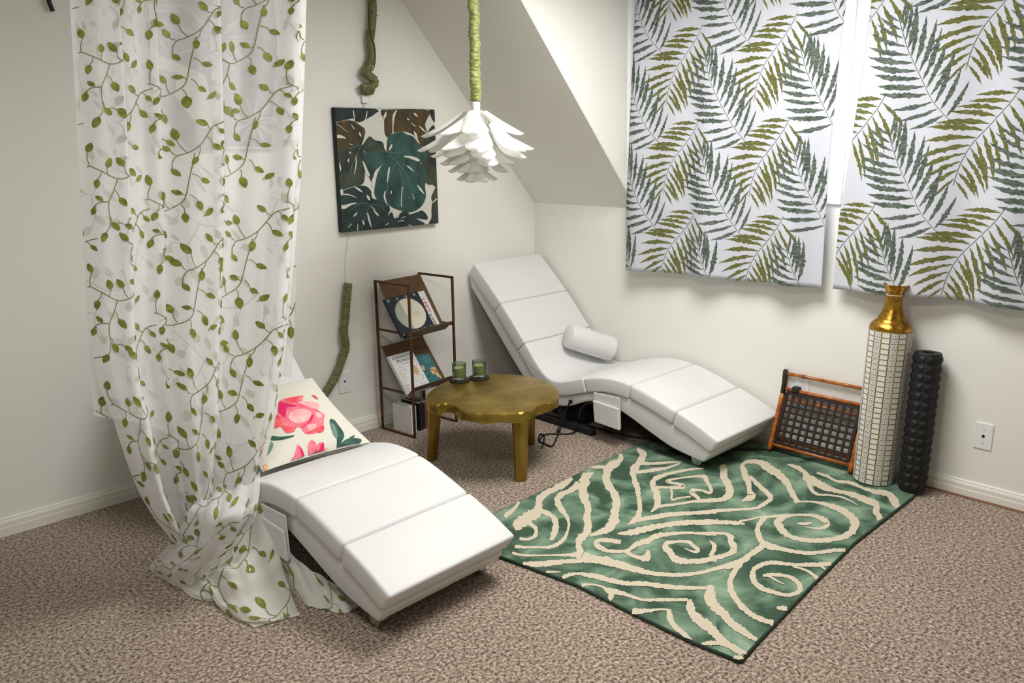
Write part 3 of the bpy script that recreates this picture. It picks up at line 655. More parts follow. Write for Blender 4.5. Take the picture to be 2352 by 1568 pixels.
def deco_teal(r, P, ux, uy, nn, w, h):
    m = MB()
    m.add([P(0.0, 0.98, 0.0006), P(0.2, 0.98, 0.0006), P(0.42, 0.62, 0.0006), P(0.50, 0.48, 0.0006), P(0.34, 0.50, 0.0006), P(0.12, 0.72, 0.0006)], [(0, 1, 2, 3, 4, 5)], 0)
    ellipse(m, P, 0.18, 0.56, 0.085, 0.07, 0.0007, 1, 14); ellipse(m, P, 0.12, 0.16, 0.12, 0.08, 0.0007, 1, 14); ellipse(m, P, 0.40, 0.60, 0.06, 0.09, 0.0009, 2, 14)
    for cu, cv, a, b, k in ((0.82, 0.50, 0.14, 0.06, 2), (0.74, 0.42, 0.09, 0.09, 2), (0.9, 0.42, 0.08, 0.05, 1), (0.88, 0.30, 0.08, 0.09, 2), (0.96, 0.22, 0.04, 0.06, 2)): ellipse(m, P, cu, cv, a, b, 0.0007, k, 12)
    ellipse(m, P, 0.46, 0.33, 0.04, 0.035, 0.0007, 3, 12); tag(m.build('food_print', [BROWNP, ORGP, TANP, NAVY], r), kind='stuff')
    m = MB()
    for i, wd in enumerate((0.30, 0.24, 0.28, 0.3)): text_mesh(m, ['TASTE', 'of the', 'GREEN', 'TABLE'][i], P(0.56, 0.88-0.07*i, 0.0007), ux, uy, h*0.05, width=w*wd) if False else m.add([P(0.58, 0.90-0.06*i, 0.0007), P(0.58+wd, 0.90-0.06*i, 0.0007), P(0.58+wd, 0.915-0.06*i, 0.0007), P(0.58, 0.915-0.06*i, 0.0007)], [(0, 1, 2, 3)])
    m.build('title_lines', mat('print_paleteal', S(120, 166, 168), 0.6), r)
book('display_book', 1, [(945, 817), (988, 809), (1024, 876), (975, 893)], 0.012, 0.001, TEALC, 'teal cookbook with food pictures beside the acupuncture book', deco_teal)
# books standing on the carpet below the rack
for i, (xx, th, hh, cv, lab, sp) in enumerate(((0.055, 0.040, 0.150, WHITEC, 'thick white book standing on the carpet below the rack', True), (0.112, 0.028, 0.155, mat('cover_black', S(26, 28, 34), 0.5), 'black book standing on the carpet beside the white one', False),
        (0.150, 0.022, 0.150, mat('cover_brown', S(108, 72, 54), 0.5), 'brown book standing third from the left below the rack', False), (0.186, 0.026, 0.145, mat('cover_grey', S(120, 128, 128), 0.5), 'grey book at the right end of the row below the rack', False))):
    r = empty('floor_book', SH(xx, 0.12, 0)); tag(r, lab, 'book', 'books standing under the rack')
    a, b = xx-th/2, xx+th/2
    m = MB().hexa([SH(a, 0.05, 0.0), SH(a+0.003, 0.05, 0.0), SH(a+0.003, 0.19, 0.0), SH(a, 0.19, 0.0)], [SH(a, 0.05, hh), SH(a+0.003, 0.05, hh), SH(a+0.003, 0.19, hh), SH(a, 0.19, hh)])
    m.hexa([SH(b-0.003, 0.05, 0.0), SH(b, 0.05, 0.0), SH(b, 0.19, 0.0), SH(b-0.003, 0.19, 0.0)], [SH(b-0.003, 0.05, hh), SH(b, 0.05, hh), SH(b, 0.19, hh), SH(b-0.003, 0.19, hh)])
    m.hexa([SH(a, 0.187, 0.0), SH(b, 0.187, 0.0), SH(b, 0.19, 0.0), SH(a, 0.19, 0.0)], [SH(a, 0.187, hh), SH(b, 0.187, hh), SH(b, 0.19, hh), SH(a, 0.19, hh)])
    m.build('cover', cv, r)
    MB().hexa([SH(a+0.003, 0.055, 0.004), SH(b-0.003, 0.055, 0.004), SH(b-0.003, 0.187, 0.004), SH(a+0.003, 0.187, 0.004)], [SH(a+0.003, 0.055, hh-0.004), SH(b-0.003, 0.055, hh-0.004), SH(b-0.003, 0.187, hh-0.004), SH(a+0.003, 0.187, hh-0.004)]).build('pages', PAPER, r)

# ================================================================== wall plates
def plate(name, p, ax, label, holes):
    "ax 0: on window wall (faces -X), 1: on back wall (faces -Y); p = lower corner nearest the room corner"
    w, h, t = 0.070, 0.114, 0.005
    if ax == 0: r = MB().box((-t, p[1]-w, p[2]), (0, p[1], p[2]+h)).build(name, WHITEP, bevel=0.002)
    else: r = MB().box((p[0]-w, -t, p[2]), (p[0], 0, p[2]+h)).build(name, WHITEP, bevel=0.002)
    tag(r, label, 'outlet plate')
    for (u, v, rad, mt, nm) in holes:
        if ax == 0: c = Vector((-t, p[1]-w*u, p[2]+h*v)); d = Vector((-0.0012, 0, 0))
        else: c = Vector((p[0]-w*u, -t, p[2]+h*v)); d = Vector((0, -0.0012, 0))
        MB().tube([c-d, c+d], rad, 14).build(nm, mt, r)
    return r
GREYM = mat('screw_grey', S(170, 170, 170), 0.4)
hc = [(0.5, 0.5, 0.0062, DARKHOLE, 'cable_jack'), (0.5, 0.76, 0.0026, GREYM, 'screw'), (0.5, 0.24, 0.0026, GREYM, 'screw')]
pb = ww(2234.8, 1025.4); plate('cable_outlet_plate', (0, pb.y, pb.z), 0, 'white cable jack plate on the wall right of the black roller', hc)
plate('wall_outlet_plate', (bw(805, 898).x, 0, bw(805, 898).z), 1, 'white wall plate behind the green cord sleeve on the back wall', [(0.48, 0.55, 0.0055, DARKHOLE, 'cable_jack'), (0.5, 0.2, 0.0022, GREYM, 'screw')])
o = plate('power_outlet_plate', (0, ww(1824, 925).y, 0.262), 0, 'white power outlet plate behind the bamboo magazine rack', [(0.5, 0.88, 0.0026, GREYM, 'screw')])
pl = MB().box((-0.045, -1.80, 0.31), (-0.006, -1.835, 0.335)).build('power_plug', BLACKP, bevel=0.005); tag(pl, 'black plug in the outlet behind the magazine rack', 'plug')

# ================================================================== canvas pictures
def canvas(name, x0, x1, z0, z1, label, t=0.036):
    c = MB().box((x0, -t, z0), (x1, -0.002, z1)).build(name, mat('canvas_edge', S(34, 44, 44), 0.8, bump=0.1, bscale=400), bevel=0.003)
    tag(c, label, 'painting'); return c
PX0, PX1, PZ0, PZ1 = -1.424, -0.800, 1.086, 1.697
pic = canvas('leaf_canvas', PX0, PX1, PZ0, PZ1, 'square canvas of dark green monstera leaves beside the lotus lamp')
k6, o6x, o6y = 300/1384, 740, 220
PT = 0.0362
def pf(x, y, d=0.0):
    p = bw(o6x+x*k6, o6y+y*k6, -PT-d); p.x = min(max(p.x, PX0+0.001), PX1-0.001); p.z = min(max(p.z, PZ0+0.001), PZ1-0.001); return p
LC = {'n': mat('leaf_paint_dark', S(24, 34, 34), 0.7, col2=S(44, 56, 54), vscale=30, stretch=(3, 1, 1)),
      'b': mat('leaf_paint_brown', S(88, 66, 34), 0.7, col2=S(44, 50, 38), vscale=12, stretch=(2, 1, .8)),
      'g': mat('leaf_paint_grey', S(66, 72, 58), 0.7, col2=S(34, 44, 42), vscale=18),
      't': mat('leaf_paint_teal', S(50, 86, 80), 0.7, col2=S(32, 56, 52), vscale=10, stretch=(2, 1, 1)),
      'k': mat('leaf_paint_black', S(18, 26, 24), 0.7, col2=S(38, 58, 56), vscale=16, ramp=(.45, .75)),
      'w': mat('leaf_slit_white', S(206, 204, 194), 0.75, bump=0.1, bscale=400), 'v': mat('leaf_vein_pale', S(92, 120, 110), 0.7)}
SHAPES = [('n', [(122,125),(575,140),(560,190),(500,230),(400,280),(350,270),(330,240),(250,255),(130,270)]),
 ('b', [(130,290),(250,260),(340,270),(400,310),(450,350),(455,400),(430,490),(420,510),(300,560),(140,600)]),
 ('g', [(140,560),(300,540),(420,510),(440,600),(450,760),(450,880),(420,940),(330,960),(250,985),(165,985),(150,700)]),
 ('b', [(625,145),(1110,150),(1110,250),(1090,300),(1110,400),(1080,480),(1050,540),(1000,440),(880,380),(740,400),(690,440),(660,380),(655,250),(625,200)]),
 ('n', [(1130,145),(1200,145),(1200,280),(1160,240)]),
 ('g', [(1110,390),(1200,340),(1230,930),(1170,940),(1100,920),(1050,700),(1080,560),(1060,520)]),
 ('g', [(430,520),(500,430),(560,470),(640,490),(660,560),(690,610),(640,640),(560,600),(450,590)]),
 ('t', [(430,600),(560,590),(690,610),(640,720),(560,800),(540,880),(525,910),(500,870),(480,780),(440,680)]),
 ('t', [(690,610),(685,540),(700,430),(760,400),(850,380),(900,410),(960,430),(1020,500),(1060,540),(1100,610),(1095,680),(1040,710),(1100,780),(1110,850),(1090,960),(1100,1050),(1080,1130),(1030,1190),(950,1230),(850,1220),(760,1190),(690,1150),(600,1120),(560,1060),(555,980),(590,820),(640,720)]),
 ('k', [(175,1040),(230,1000),(320,970),(400,950),(470,960),(520,1010),(530,1080),(600,1110),(690,1150),(720,1200),(690,1290),(700,1420),(195,1475),(180,1300)]),
 ('k', [(680,1290),(740,1230),(770,1300),(860,1220),(950,1250),(1040,1210),(1100,1250),(1115,1310),(1000,1300),(1080,1370),(690,1420)]),
 ('g', [(1170,1120),(1160,1060),(1230,970),(1235,1380),(1130,1365),(1160,1290),(1160,1200)])]
m = MB(); keys = list(LC)
m.add([Vector((x, -PT-0.0001, z)) for x, z in ((PX0+0.0015, PZ0+0.0015), (PX1-0.0015, PZ0+0.0015), (PX1-0.0015, PZ1-0.0015), (PX0+0.0015, PZ1-0.0015))], [(0, 1, 2, 3)], keys.index('w'))
for i, (k, pg) in enumerate(SHAPES):
    sm = cr(pg+[pg[0]], 20)[:-1]
    dd = 0.0002*(i+1)
    m.add([pf(x, y, dd) for x, y in sm], [tuple(range(len(sm)))], keys.index(k))
SL = [[(330,150,8),(335,200,12),(345,265,6)],[(475,160,6),(470,210,12),(455,255,6)],[(680,165,6),(665,210,28),(652,255,4)],[(790,150,10),(760,210,26),(750,300,12),(750,400,14)],[(970,180,5),(990,200,24),(1015,222,4)],[(900,235,6),(910,250,16),(922,258,5)],[(945,285,5),(985,322,12)],[(1030,320,6),(1060,350,18),(1100,390,6)],[(972,378,8),(990,410,26),(1012,455,4)],
 [(133,435,30),(190,430,34),(255,452,5)],[(305,300,5),(340,350,12)],[(390,385,6),(403,410,20),(412,432,5)],[(140,325,4),(165,305,6),(270,385,4)],[(285,505,5),(320,520,10)],[(290,590,6),(300,612,22)],[(282,662,6),(276,685,18),(278,705,5)],[(183,700,4),(192,760,16),(195,800,4)],[(358,640,6),(360,720,13),(340,835,5)],[(742,510,6),(725,545,22),(708,578,6)],[(715,755,8),(705,800,20),(690,920,4)],[(735,1005,10),(730,1040,8)],[(850,965,10),(838,1100,8),(840,1175,10)],[(900,735,5),(930,765,16),(972,800,4)],[(1010,945,8),(1045,995,22),(1085,1042,4)],[(958,1040,5),(975,1095,8)],[(670,1005,8),(660,1070,18),(690,1160,6)],
 [(188,990,40),(208,1030,36),(212,1056,4)],[(172,1050,14),(270,1045,12),(365,1078,5)],[(345,965,8),(385,990,22),(428,1022,6)],[(472,1050,6),(490,1080,28),(505,1108,6)],[(180,1165,34),(225,1180,40),(300,1150,22),(365,1135,8)],[(375,1235,6),(350,1260,18),(330,1280,5)],[(480,1240,10),(500,1320,20),(522,1395,5)],[(545,1215,6),(575,1245,20),(602,1275,5)],[(425,1315,6),(438,1345,22),(448,1370,4)],[(272,1398,5),(312,1355,10)],[(378,1355,6),(375,1425,10)],[(515,1165,6),(560,1212,10)],[(818,1245,6),(800,1292,12)],[(830,1300,4),(882,1278,8)],[(915,1258,5),(980,1232,16),(1050,1212,4)],[(800,1328,5),(870,1320,8)],[(665,1372,5),(705,1350,10)],[(915,1362,5),(958,1388,14)],[(870,642,14),(930,650,26),(1000,672,34),(1030,690,20)],[(430,690,10),(470,790,28),(495,850,26)],[(560,840,20),(545,900,34),(545,960,26)],[(1215,1090,14),(1180,1120,10),(1165,1140,5)],[(165,1010,5),(180,990,10)],[(905,1080,3),(920,1081,3)]]
for s in SL: ribbon(m, s, lambda x, y: pf(x, y, 0.0034), 12, 0.05, mi=keys.index('w'))
for s in [[(690,610,3),(790,700,8),(900,850,6),(970,1000,2)],[(790,700,4),(700,900,6),(690,1050,2)],[(790,700,4),(850,900,5),(860,1150,2)],[(790,690,4),(950,780,6),(1060,870,2)],[(700,600,5),(820,600,5),(930,560,2)],[(700,600,4),(780,520,5),(840,450,2)],[(420,515,3),(340,540,6),(240,570,2)],[(420,515,3),(330,700,6),(270,900,2)],[(510,1150,3),(400,1140,6),(260,1250,2)],[(510,1150,3),(450,1300,6),(420,1430,2)],[(510,1150,3),(620,1160,5),(680,1240,2)]]:
    ribbon(m, s, lambda x, y: pf(x, y, 0.0030), 12, 0, mi=keys.index('v'))
m.build('painted_leaves', [LC[k] for k in keys], pic)
# second canvas behind the sheer curtain
QX0, QX1, QZ0, QZ1 = -2.452, -1.705, 1.505, 2.255
pc2 = canvas('leaf_canvas', QX0, QX1, QZ0, QZ1, 'large grey-blue leaf canvas hanging behind the sheer curtain')
m = MB(); DK = mat('leaf_paint_slate', S(62, 74, 84), 0.8, col2=S(92, 104, 112), vscale=6); LN = mat('leaf_line_pale', S(158, 166, 170), 0.8)
m.add([(x, -0.0362, z) for x, z in ((QX0+0.001, QZ0+0.001), (QX1-0.001, QZ0+0.001), (QX1-0.001, QZ1-0.001), (QX0+0.001, QZ1-0.001))], [(0, 1, 2, 3)], 2)
def qf(u, v, d=0.0): return Vector((QX0+0.002+(QX1-QX0-0.004)*min(max(u, 0), 1), -0.0364-d, QZ0+0.002+(QZ1-QZ0-0.004)*min(max(v, 0), 1)))
m.add([qf(0, 0), qf(0.62, 0), qf(0.58, 0.10), qf(0.45, 0.13), qf(0.33, 0.3), qf(0.36, 0.42), qf(0.2, 0.45), qf(0.0, 0.4)], [tuple(range(8))], 0)
m.add([qf(0.5, 0.02), qf(1, 0), qf(1, 1), qf(0.15, 1), qf(0.12, 0.6), qf(0.3, 0.5), qf(0.52, 0.42), qf(0.56, 0.2)], [tuple(range(8))], 0)
for (u, v) in ((0.80, 0.16), (0.62, 0.62), (0.2, 0.75)):
    for a in range(0, 360, 32):
        an = math.radians(a+9); L = 0.16 if u > .7 else 0.26
        ribbon(m, [(u, v, 0.004), (u+0.5*L*math.cos(an), v+0.5*L*math.sin(an), 0.026), (u+L*math.cos(an), v+L*math.sin(an), 0.004)], lambda x, y: qf(x, y, 0.0006), 0.03, 0, mi=1)
m.build('painted_leaves', [DK, LN, LC['w']], pc2)
# black rod end hanging on the wall at top left
h = MB().tube(cr3([bw(108, -40, -0.03), bw(112, 0, -0.02), bw(117, 15, -0.018), bw(121, 26, -0.018)]), 0.0085, 12).build('wall_hook', BLACKM, smooth=True)
tag(h, 'black metal rod end hanging at the top of the wall left of the curtain', 'hook')

# ================================================================== lotus lamp
LX, LY = -1.226, -0.85
lp = empty('lotus_pendant_lamp', (LX, LY, 1.68)); tag(lp, 'white lotus petal pendant lamp hanging above the brass table', 'lamp')
MB().lathe([(0.017, 1.645), (0.019, 1.65), (0.019, 1.690), (0.014, 1.694)], (LX, LY, 0), 24).build('socket_collar', WHITEP, lp, smooth=True, auto=40)
MB().lathe([(0.014, 1.385), (0.05, 1.41), (0.062, 1.47), (0.060, 1.55), (0.04, 1.63), (0.018, 1.65)], (LX, LY, 0), 20).build('inner_frame', PETAL, lp, smooth=True)
tiers = [(0.030, 1.657, 0.222, 1.556, 0.118, 7), (0.046, 1.607, 0.248, 1.492, 0.122, 8), (0.055, 1.560, 0.222, 1.462, 0.108, 8), (0.054, 1.512, 0.185, 1.430, 0.094, 8), (0.045, 1.462, 0.140, 1.398, 0.078, 7), (0.030, 1.418, 0.098, 1.362, 0.064, 6)]
for ti, (r0, z0, r1, z1, pw, cnt) in enumerate(tiers):
    proto = None
    for k in range(cnt):
        an = 2*PI*(k+(0.5 if ti % 2 else 0.0))/cnt + math.radians([-75, -66, -80, -62, -76, -60][ti])
        if proto is None:
            m = MB(); rows = []
            for i in range(9):
                t = i/8
                rr = r0+(r1-r0)*t; zz = z0+(z1-z0)*t-0.004*math.sin(PI*t)
                wv = pw*0.5*([0.40, 0.54, 0.68, 0.82, 0.94, 1.0, 0.90, 0.58, 0.04][i])
                rows.append([(rr-0.016*(abs(s)**2)*(0.3+t), wv*s, zz-0.022*(abs(s)**1.6)*(0.5+0.5*math.sin(PI*min(1, t*1.1)))) for s in (-1, -0.6, -0.25, 0, 0.25, 0.6, 1)])
            m.grid(rows); proto = m.build('petal', PETAL, None, smooth=True, sub=1)
            ob = proto
        else:
            ob = bpy.data.objects.new('petal', proto.data); COL.objects.link(ob)
            q = ob.modifiers.new('sub', 'SUBSURF'); q.levels = 1; q.render_levels = 1
        ob.parent = lp; ob.matrix_parent_inverse = Matrix.Translation((LX, LY, 1.68)).inverted()
        ob.location = (LX, LY, 0); ob.rotation_euler = (random.uniform(-.03, .03), random.uniform(-.03, .03), an)
# ruched green sleeve round the lamp cord
def ruche(pts, r, n=24, amp=0.12, seed=1, lf=1.0):
    rnd = random.Random(seed); N = len(pts); ph = [rnd.uniform(0, 6.3) for _ in range(N)]; am = [rnd.uniform(0.3, 1) for _ in range(N)]
    def rad(i):
        return lambda a: r*(1+amp*am[i]*(0.55*math.sin(ph[i]+a*2)+0.5*math.sin(i*2.1*lf+a+ph[i]*0.2)+0.25*math.sin(5*a+ph[i])))
    return MB().tube(pts, rad, n)
pts = [Vector((LX+0.002*math.sin(i*0.3), LY+0.002*math.cos(i*0.23), 1.696+(CEIL-1.696)*i/150)) for i in range(151)]
sl = ruche(pts, 0.0225, 22, 0.24, 4).build('cord_sleeve', GREENSILK, smooth=True); tag(sl, 'bright green ruched fabric sleeve around the lamp cord above the lotus shade', 'cord sleeve')
# sleeves on the back wall
def sleeve(name, ctrl, r, label, seed, seam=True, mt=None):
    pts = [Vector(p) for p in cr3(ctrl, 14)]
    root = empty(name, pts[-1]); tag(root, label, 'cord sleeve')
    ruche(pts, r, 20, 0.26, seed).build('ruched_fabric', mt or GREENSILK2, root, smooth=True)
    return root, pts
B = lambda x, y, o=-0.03: tuple(bw(x, y, o))
s1, p1 = sleeve('cord_sleeve', [B(852, -60), B(852, -20), B(856, 15, -.035), B(854, 60, -.035), B(850, 90, -.033), B(853, 125, -.035), B(848, 150, -.033), B(838, 164, -.04), B(846, 172, -.05), B(860, 186, -.05), B(852, 200, -.045), B(836, 200, -.04), B(842, 208, -.035), B(853, 207, -.03)], 0.021, 'dull green scrunched fabric sleeve hanging on the wall above the monstera canvas', 5)
MB().tube(cr3([B(846, 5, -.057), B(847, 45, -.058), B(851, 80, -.057), B(860, 105, -.056), B(862, 135, -.055), B(858, 158, -.054), B(850, 165, -.056)]), 0.0022, 6).build('dark_hem', SEAM, s1)
s2, p2 = sleeve('cord_sleeve', [B(800, 650), B(796, 690, -.033), B(793, 730), B(790, 760, -.034), B(794, 795, -.034), B(784, 830, -.034), B(772, 862, -.035), B(758, 886, -.036), B(742, 912, -.036), B(728, 940, -.03)], 0.021, 'olive fabric cord sleeve curving down the back wall beside the bronze rack', 9)
wr = MB().tube([B(838, 205, -.01), B(837, 232, -.008), B(834, 262, -.008)], 0.0022, 6).tube(cr3([B(803, 530, -.006), B(797, 565, -.006), B(793, 610, -.006), B(795, 652, -.012)]), 0.0018, 6).tube([B(834, 262, -.0015), B(803, 530, -.0015)], 0.0012, 6).build('lamp_wire', WIRE)
tag(wr, 'thin white wire running down the back wall behind the monstera canvas', 'wire')
MB().box(tuple(bw(833.5, 236, -.018)), tuple(bw(842, 218, -.004))).build('wire_connector', WHITEP, wr, bevel=0.002)

# ================================================================== pillow
p_br = fl(850, 1018, 0.328); p_bl = fl(603, 1086, 0.328); p_tr = ww(737, 905, -1.945)
hv = (p_tr-p_br); hv.x = 0.0
ux = (p_br-p_bl).normalized(); uy = hv.normalized(); nn = ux.cross(uy).normalized()
if nn.dot(CAM-p_br) < 0: nn = -nn
pw, phh = (p_br-p_bl).length, 0.47
pil = empty('throw_pillow', (p_bl+p_br)/2); tag(pil, 'cream throw pillow printed with pink peonies on the left chaise', 'pillow')
def PS(u, v, side=1, d=0.0):
    a = 2*u-1; b = 2*v-1
    e = 0.055*(1-a*a)**0.5 * (1-b*b)**0.5 if abs(a) < 1 and abs(b) < 1 else 0
    cx = a*(1-0.05*(1-b*b)); cy = b*(1-0.05*(1-a*a))
    return p_bl+ux*(pw*(cx+1)/2)+uy*(phh*(cy+1)/2)+nn*(0.004+side*(e+0.002)+d)
PILC = mat('pillow_linen', S(222, 219, 206), 0.9, bump=0.12, bscale=420, spec=0.15)
m = MB(); N = 28
for sd in (1, -1): m.grid([[PS(i/N, j/N, sd) for i in range(N+1)] for j in range(N+1)])
m.build('cushion_cover', PILC, pil, smooth=True)
kp, opx, opy = 300/2138, 580, 880
def pq(x, y):
    p = onplane(opx+x*kp, opy+y*kp, p_bl+nn*0.035, nn) - (p_bl+nn*0.035)
    return p.dot(ux)/pw, p.dot(uy)/phh
FL = [('p', [(460,310),(545,260),(700,220),(860,180),(840,240),(780,300),(1000,360),(1100,440),(1190,500),(1180,580),(1170,680),(1160,780),(1040,830),(870,850),(780,760),(700,780),(690,820),(560,850),(470,760),(360,770),(400,600),(430,480)]),
 ('l', [(760,310),(980,280),(1120,330),(1060,420),(900,380),(780,330)]), ('h', [(460,310),(560,340),(740,390),(700,410),(600,400),(560,520),(540,600),(440,520),(440,400)]),
 ('r', [(545,265),(700,218),(830,188),(800,230),(740,280),(760,310),(600,330)]), ('r', [(360,770),(390,590),(430,560),(480,690),(570,760),(690,770),(690,820),(560,850),(450,740)]),
 ('l', [(620,520),(740,470),(880,440),(980,500),(960,590),(820,680),(700,690),(600,620)]), ('h', [(980,520),(1010,560),(960,640),(830,740),(810,770),(900,700),(970,640)]), ('l', [(1040,470),(1150,500),(1140,570),(1060,580)]), ('l', [(900,720),(1040,690),(1020,760),(920,800)]), ('r', [(870,850),(1000,780),(1160,700),(1160,780),(1100,820),(1130,780),(960,830)]),
 ('g', [(1280,565),(1340,570),(1400,640),(1470,740),(1490,820),(1450,890),(1400,980),(1380,960),(1370,850),(1310,800),(1270,640)]), ('g', [(1390,970),(1480,880),(1570,830),(1700,800),(1760,820),(1680,900),(1560,980),(1430,1040)]),
 ('f', [(1275,640),(1330,650),(1380,760),(1375,860),(1310,800)]), ('y', [(1690,890),(1780,860),(1900,950),(1840,1010),(1640,970)]), ('g', [(1560,830),(1640,770),(1660,775),(1590,835)]),
 ('p', [(910,1000),(960,940),(1030,960),(1050,1000),(1100,960),(1160,950),(1180,1060),(1140,1130),(1030,1160),(970,1170),(930,1090)]), ('h', [(1110,1000),(1160,950),(1180,1060),(1140,1130),(1090,1140)]), ('o', [(1180,1010),(1400,1000),(1430,1060),(1250,1100),(1170,1110)]),
 ('g', [(1050,1040),(1070,1100),(1060,1160),(1035,1160)]), ('p', [(740,1010),(820,1070),(900,1190),(800,1230),(670,1260),(700,1150)]), ('h', [(760,1030),(820,1070),(900,1190),(850,1200)]), ('g', [(320,890),(450,910),(680,890),(640,915),(480,950),(310,950)]), ('f', [(300,970),(340,1010),(320,1080),(250,1150)]),
 ('o', [(200,1260),(260,1300),(240,1440),(160,1480)]), ('o', [(300,1430),(460,1310),(420,1360)]), ('r', [(1000,160),(1060,160),(1110,215),(1080,220)])]
FM = {'p': mat('peony_pink', S(246, 138, 150), 0.9, col2=S(240, 96, 122), vscale=22), 'l': mat('peony_pale', S(250, 196, 194), 0.9, col2=S(246, 164, 168), vscale=30), 'h': mat('peony_magenta', S(232, 40, 104), 0.9, var=0.15, vscale=30), 'r': mat('peony_red', S(238, 58, 78), 0.9, col2=S(244, 110, 110), vscale=25),
      'g': mat('peony_leaf', S(44, 78, 68), 0.9, col2=S(70, 110, 96), vscale=25), 'f': mat('peony_leaf_pale', S(110, 146, 134), 0.9), 'y': mat('peony_bud', S(206, 214, 140), 0.9), 'o': mat('peony_coral', S(248, 144, 112), 0.9, col2=S(240, 190, 130), vscale=18)}
m = MB(); kk = list(FM)
for i, (c, pg) in enumerate(FL):
    sm = cr(pg+[pg[0]], 14)[:-1]; uv = [pq(x, y) for x, y in sm]
    uv = [(min(max(a, 0.004), 0.996), min(max(b, 0.004), 0.996)) for a, b in uv]
    cu, cv = sum(a for a, b in uv)/len(uv), sum(b for a, b in uv)/len(uv); n = len(uv); d = 0.0008+0.00012*i
    R = []
    for s in (0, 0.33, 0.66, 1.0): R.append([PS(cu+(a-cu)*s, cv+(b-cv)*s, 1, d) for a, b in uv])
    vs = [p for r in R for p in r]
    m.add(vs, [(a*n+j, a*n+(j+1) % n, (a+1)*n+(j+1) % n, (a+1)*n+j) for a in range(3) for j in range(n)], kk.index(c))
m.build('peony_print', [FM[c] for c in kk], pil, smooth=True)

# ================================================================== vase, roller, magazine rack
VX, VY = -0.128, -2.262
va = empty('floor_vase', (VX, VY, RZ)); tag(va, 'tall white tile-pattern floor vase with gold neck', 'vase')
VR0, VR1, VH = 0.083, 0.088, 0.70
MB().lathe([(VR0-0.004, 0.0), (VR0, 0.004), (VR1, VH-0.004), (VR1-0.002, VH)], (VX, VY, RZ+0.0005), 60).build('vase_body', VASEG, va, smooth=True, auto=40)
MB().lathe([(VR1-0.001, VH), (VR1+0.001, VH+0.004), (VR1-0.004, VH+0.018), (0.070, VH+0.032), (0.060, VH+0.040), (0.058, VH+0.046), (0.045, VH+0.070), (0.037, VH+0.100), (0.0335, VH+0.135), (0.0335, VH+0.150), (0.038, VH+0.168), (0.045, VH+0.184), (0.051, VH+0.192), (0.052, VH+0.195), (0.047, VH+0.194), (0.036, VH+0.175), (0.030, VH+0.150), (0.030, VH+0.10), (0.002, VH+0.09)], (VX, VY, RZ), 48).build('gold_neck', GOLDV, va, smooth=True, auto=60)
MB().lathe([(0.0342, VH+0.1475), (0.0355, VH+0.149), (0.0342, VH+0.1505)], (VX, VY, RZ), 36, cap=False).build('pale_neck_ring', CREAMP, va)
m = MB(); NC, NR = 16, 29
def VP(a, z, d): r = VR0+(VR1-VR0)*z/VH+d; return (VX+r*math.cos(a), VY+r*math.sin(a), RZ+z)
da = 2*PI/NC; hz = (VH-0.006)/NR
for c in range(NC):
    a0 = c*da
    for r in range(NR):
        z0 = 0.003+r*hz
        if c % 2 == 0:
            u0, u1, w0, w1 = a0+da*0.07, a0+da*0.93, z0+hz*0.10, z0+hz*0.90
            cu = [(u0, w0+.002), (u0+.02, w0), (u1-.02, w0), (u1, w0+.002), (u1, w1-.002), (u1-.02, w1), (u0+.02, w1), (u0, w1-.002)]
            inner = [VP(a, z, 0.0014) for a, z in cu]; out = [VP(a, z, -0.0003) for a, z in cu]; n = 8
            m.add(inner+out, [tuple(range(n))]+[(i, n+i, n+(i+1) % n, (i+1) % n) for i in range(n)])
        else:
            ac, zc = a0+da*0.5, z0+hz*0.5; ra, rzv = da*0.40, hz*0.46; n = 14
            o_ = [VP(ac+ra*math.cos(t), zc+rzv*math.sin(t), 0.0014) for t in [2*PI*i/n for i in range(n)]]
            i_ = [VP(ac+ra*0.76*math.cos(t), zc+rzv*0.76*math.sin(t), 0.0014) for t in [2*PI*i/n for i in range(n)]]
            m.add(o_+i_, [(i, (i+1) % n, n+(i+1) % n, n+i) for i in range(n)])
            o2 = [VP(ac+ra*0.66*math.cos(t), zc+rzv*0.66*math.sin(t), 0.0014) for t in [2*PI*i/n for i in range(n)]]
            i2 = [VP(ac+ra*0.22*math.cos(t), zc+rzv*0.22*math.sin(t), 0.0014) for t in [2*PI*i/n for i in range(n)]]
            m.add(o2+i2, [(i, (i+1) % n, n+(i+1) % n, n+i) for i in range(n)])
            # corner fillers
            for sx in (-1, 1):
                for sz in (-1, 1):
                    cor = (ac+sx*da*0.46, zc+sz*hz*0.46)
                    ars = [VP(ac+sx*ra*1.06*math.cos(t), zc+sz*rzv*1.04*math.sin(t), 0.0012) for t in (0.35, 0.8, 1.2)]
                    m.add([VP(*cor, 0.0012)]+ars, [(0, 1, 2, 3)])
o = m.build('enamel_tiles', VASEW, va); o['kind'] = 'stuff'
va.rotation_euler = (math.radians(0.8), math.radians(1.0), 0)
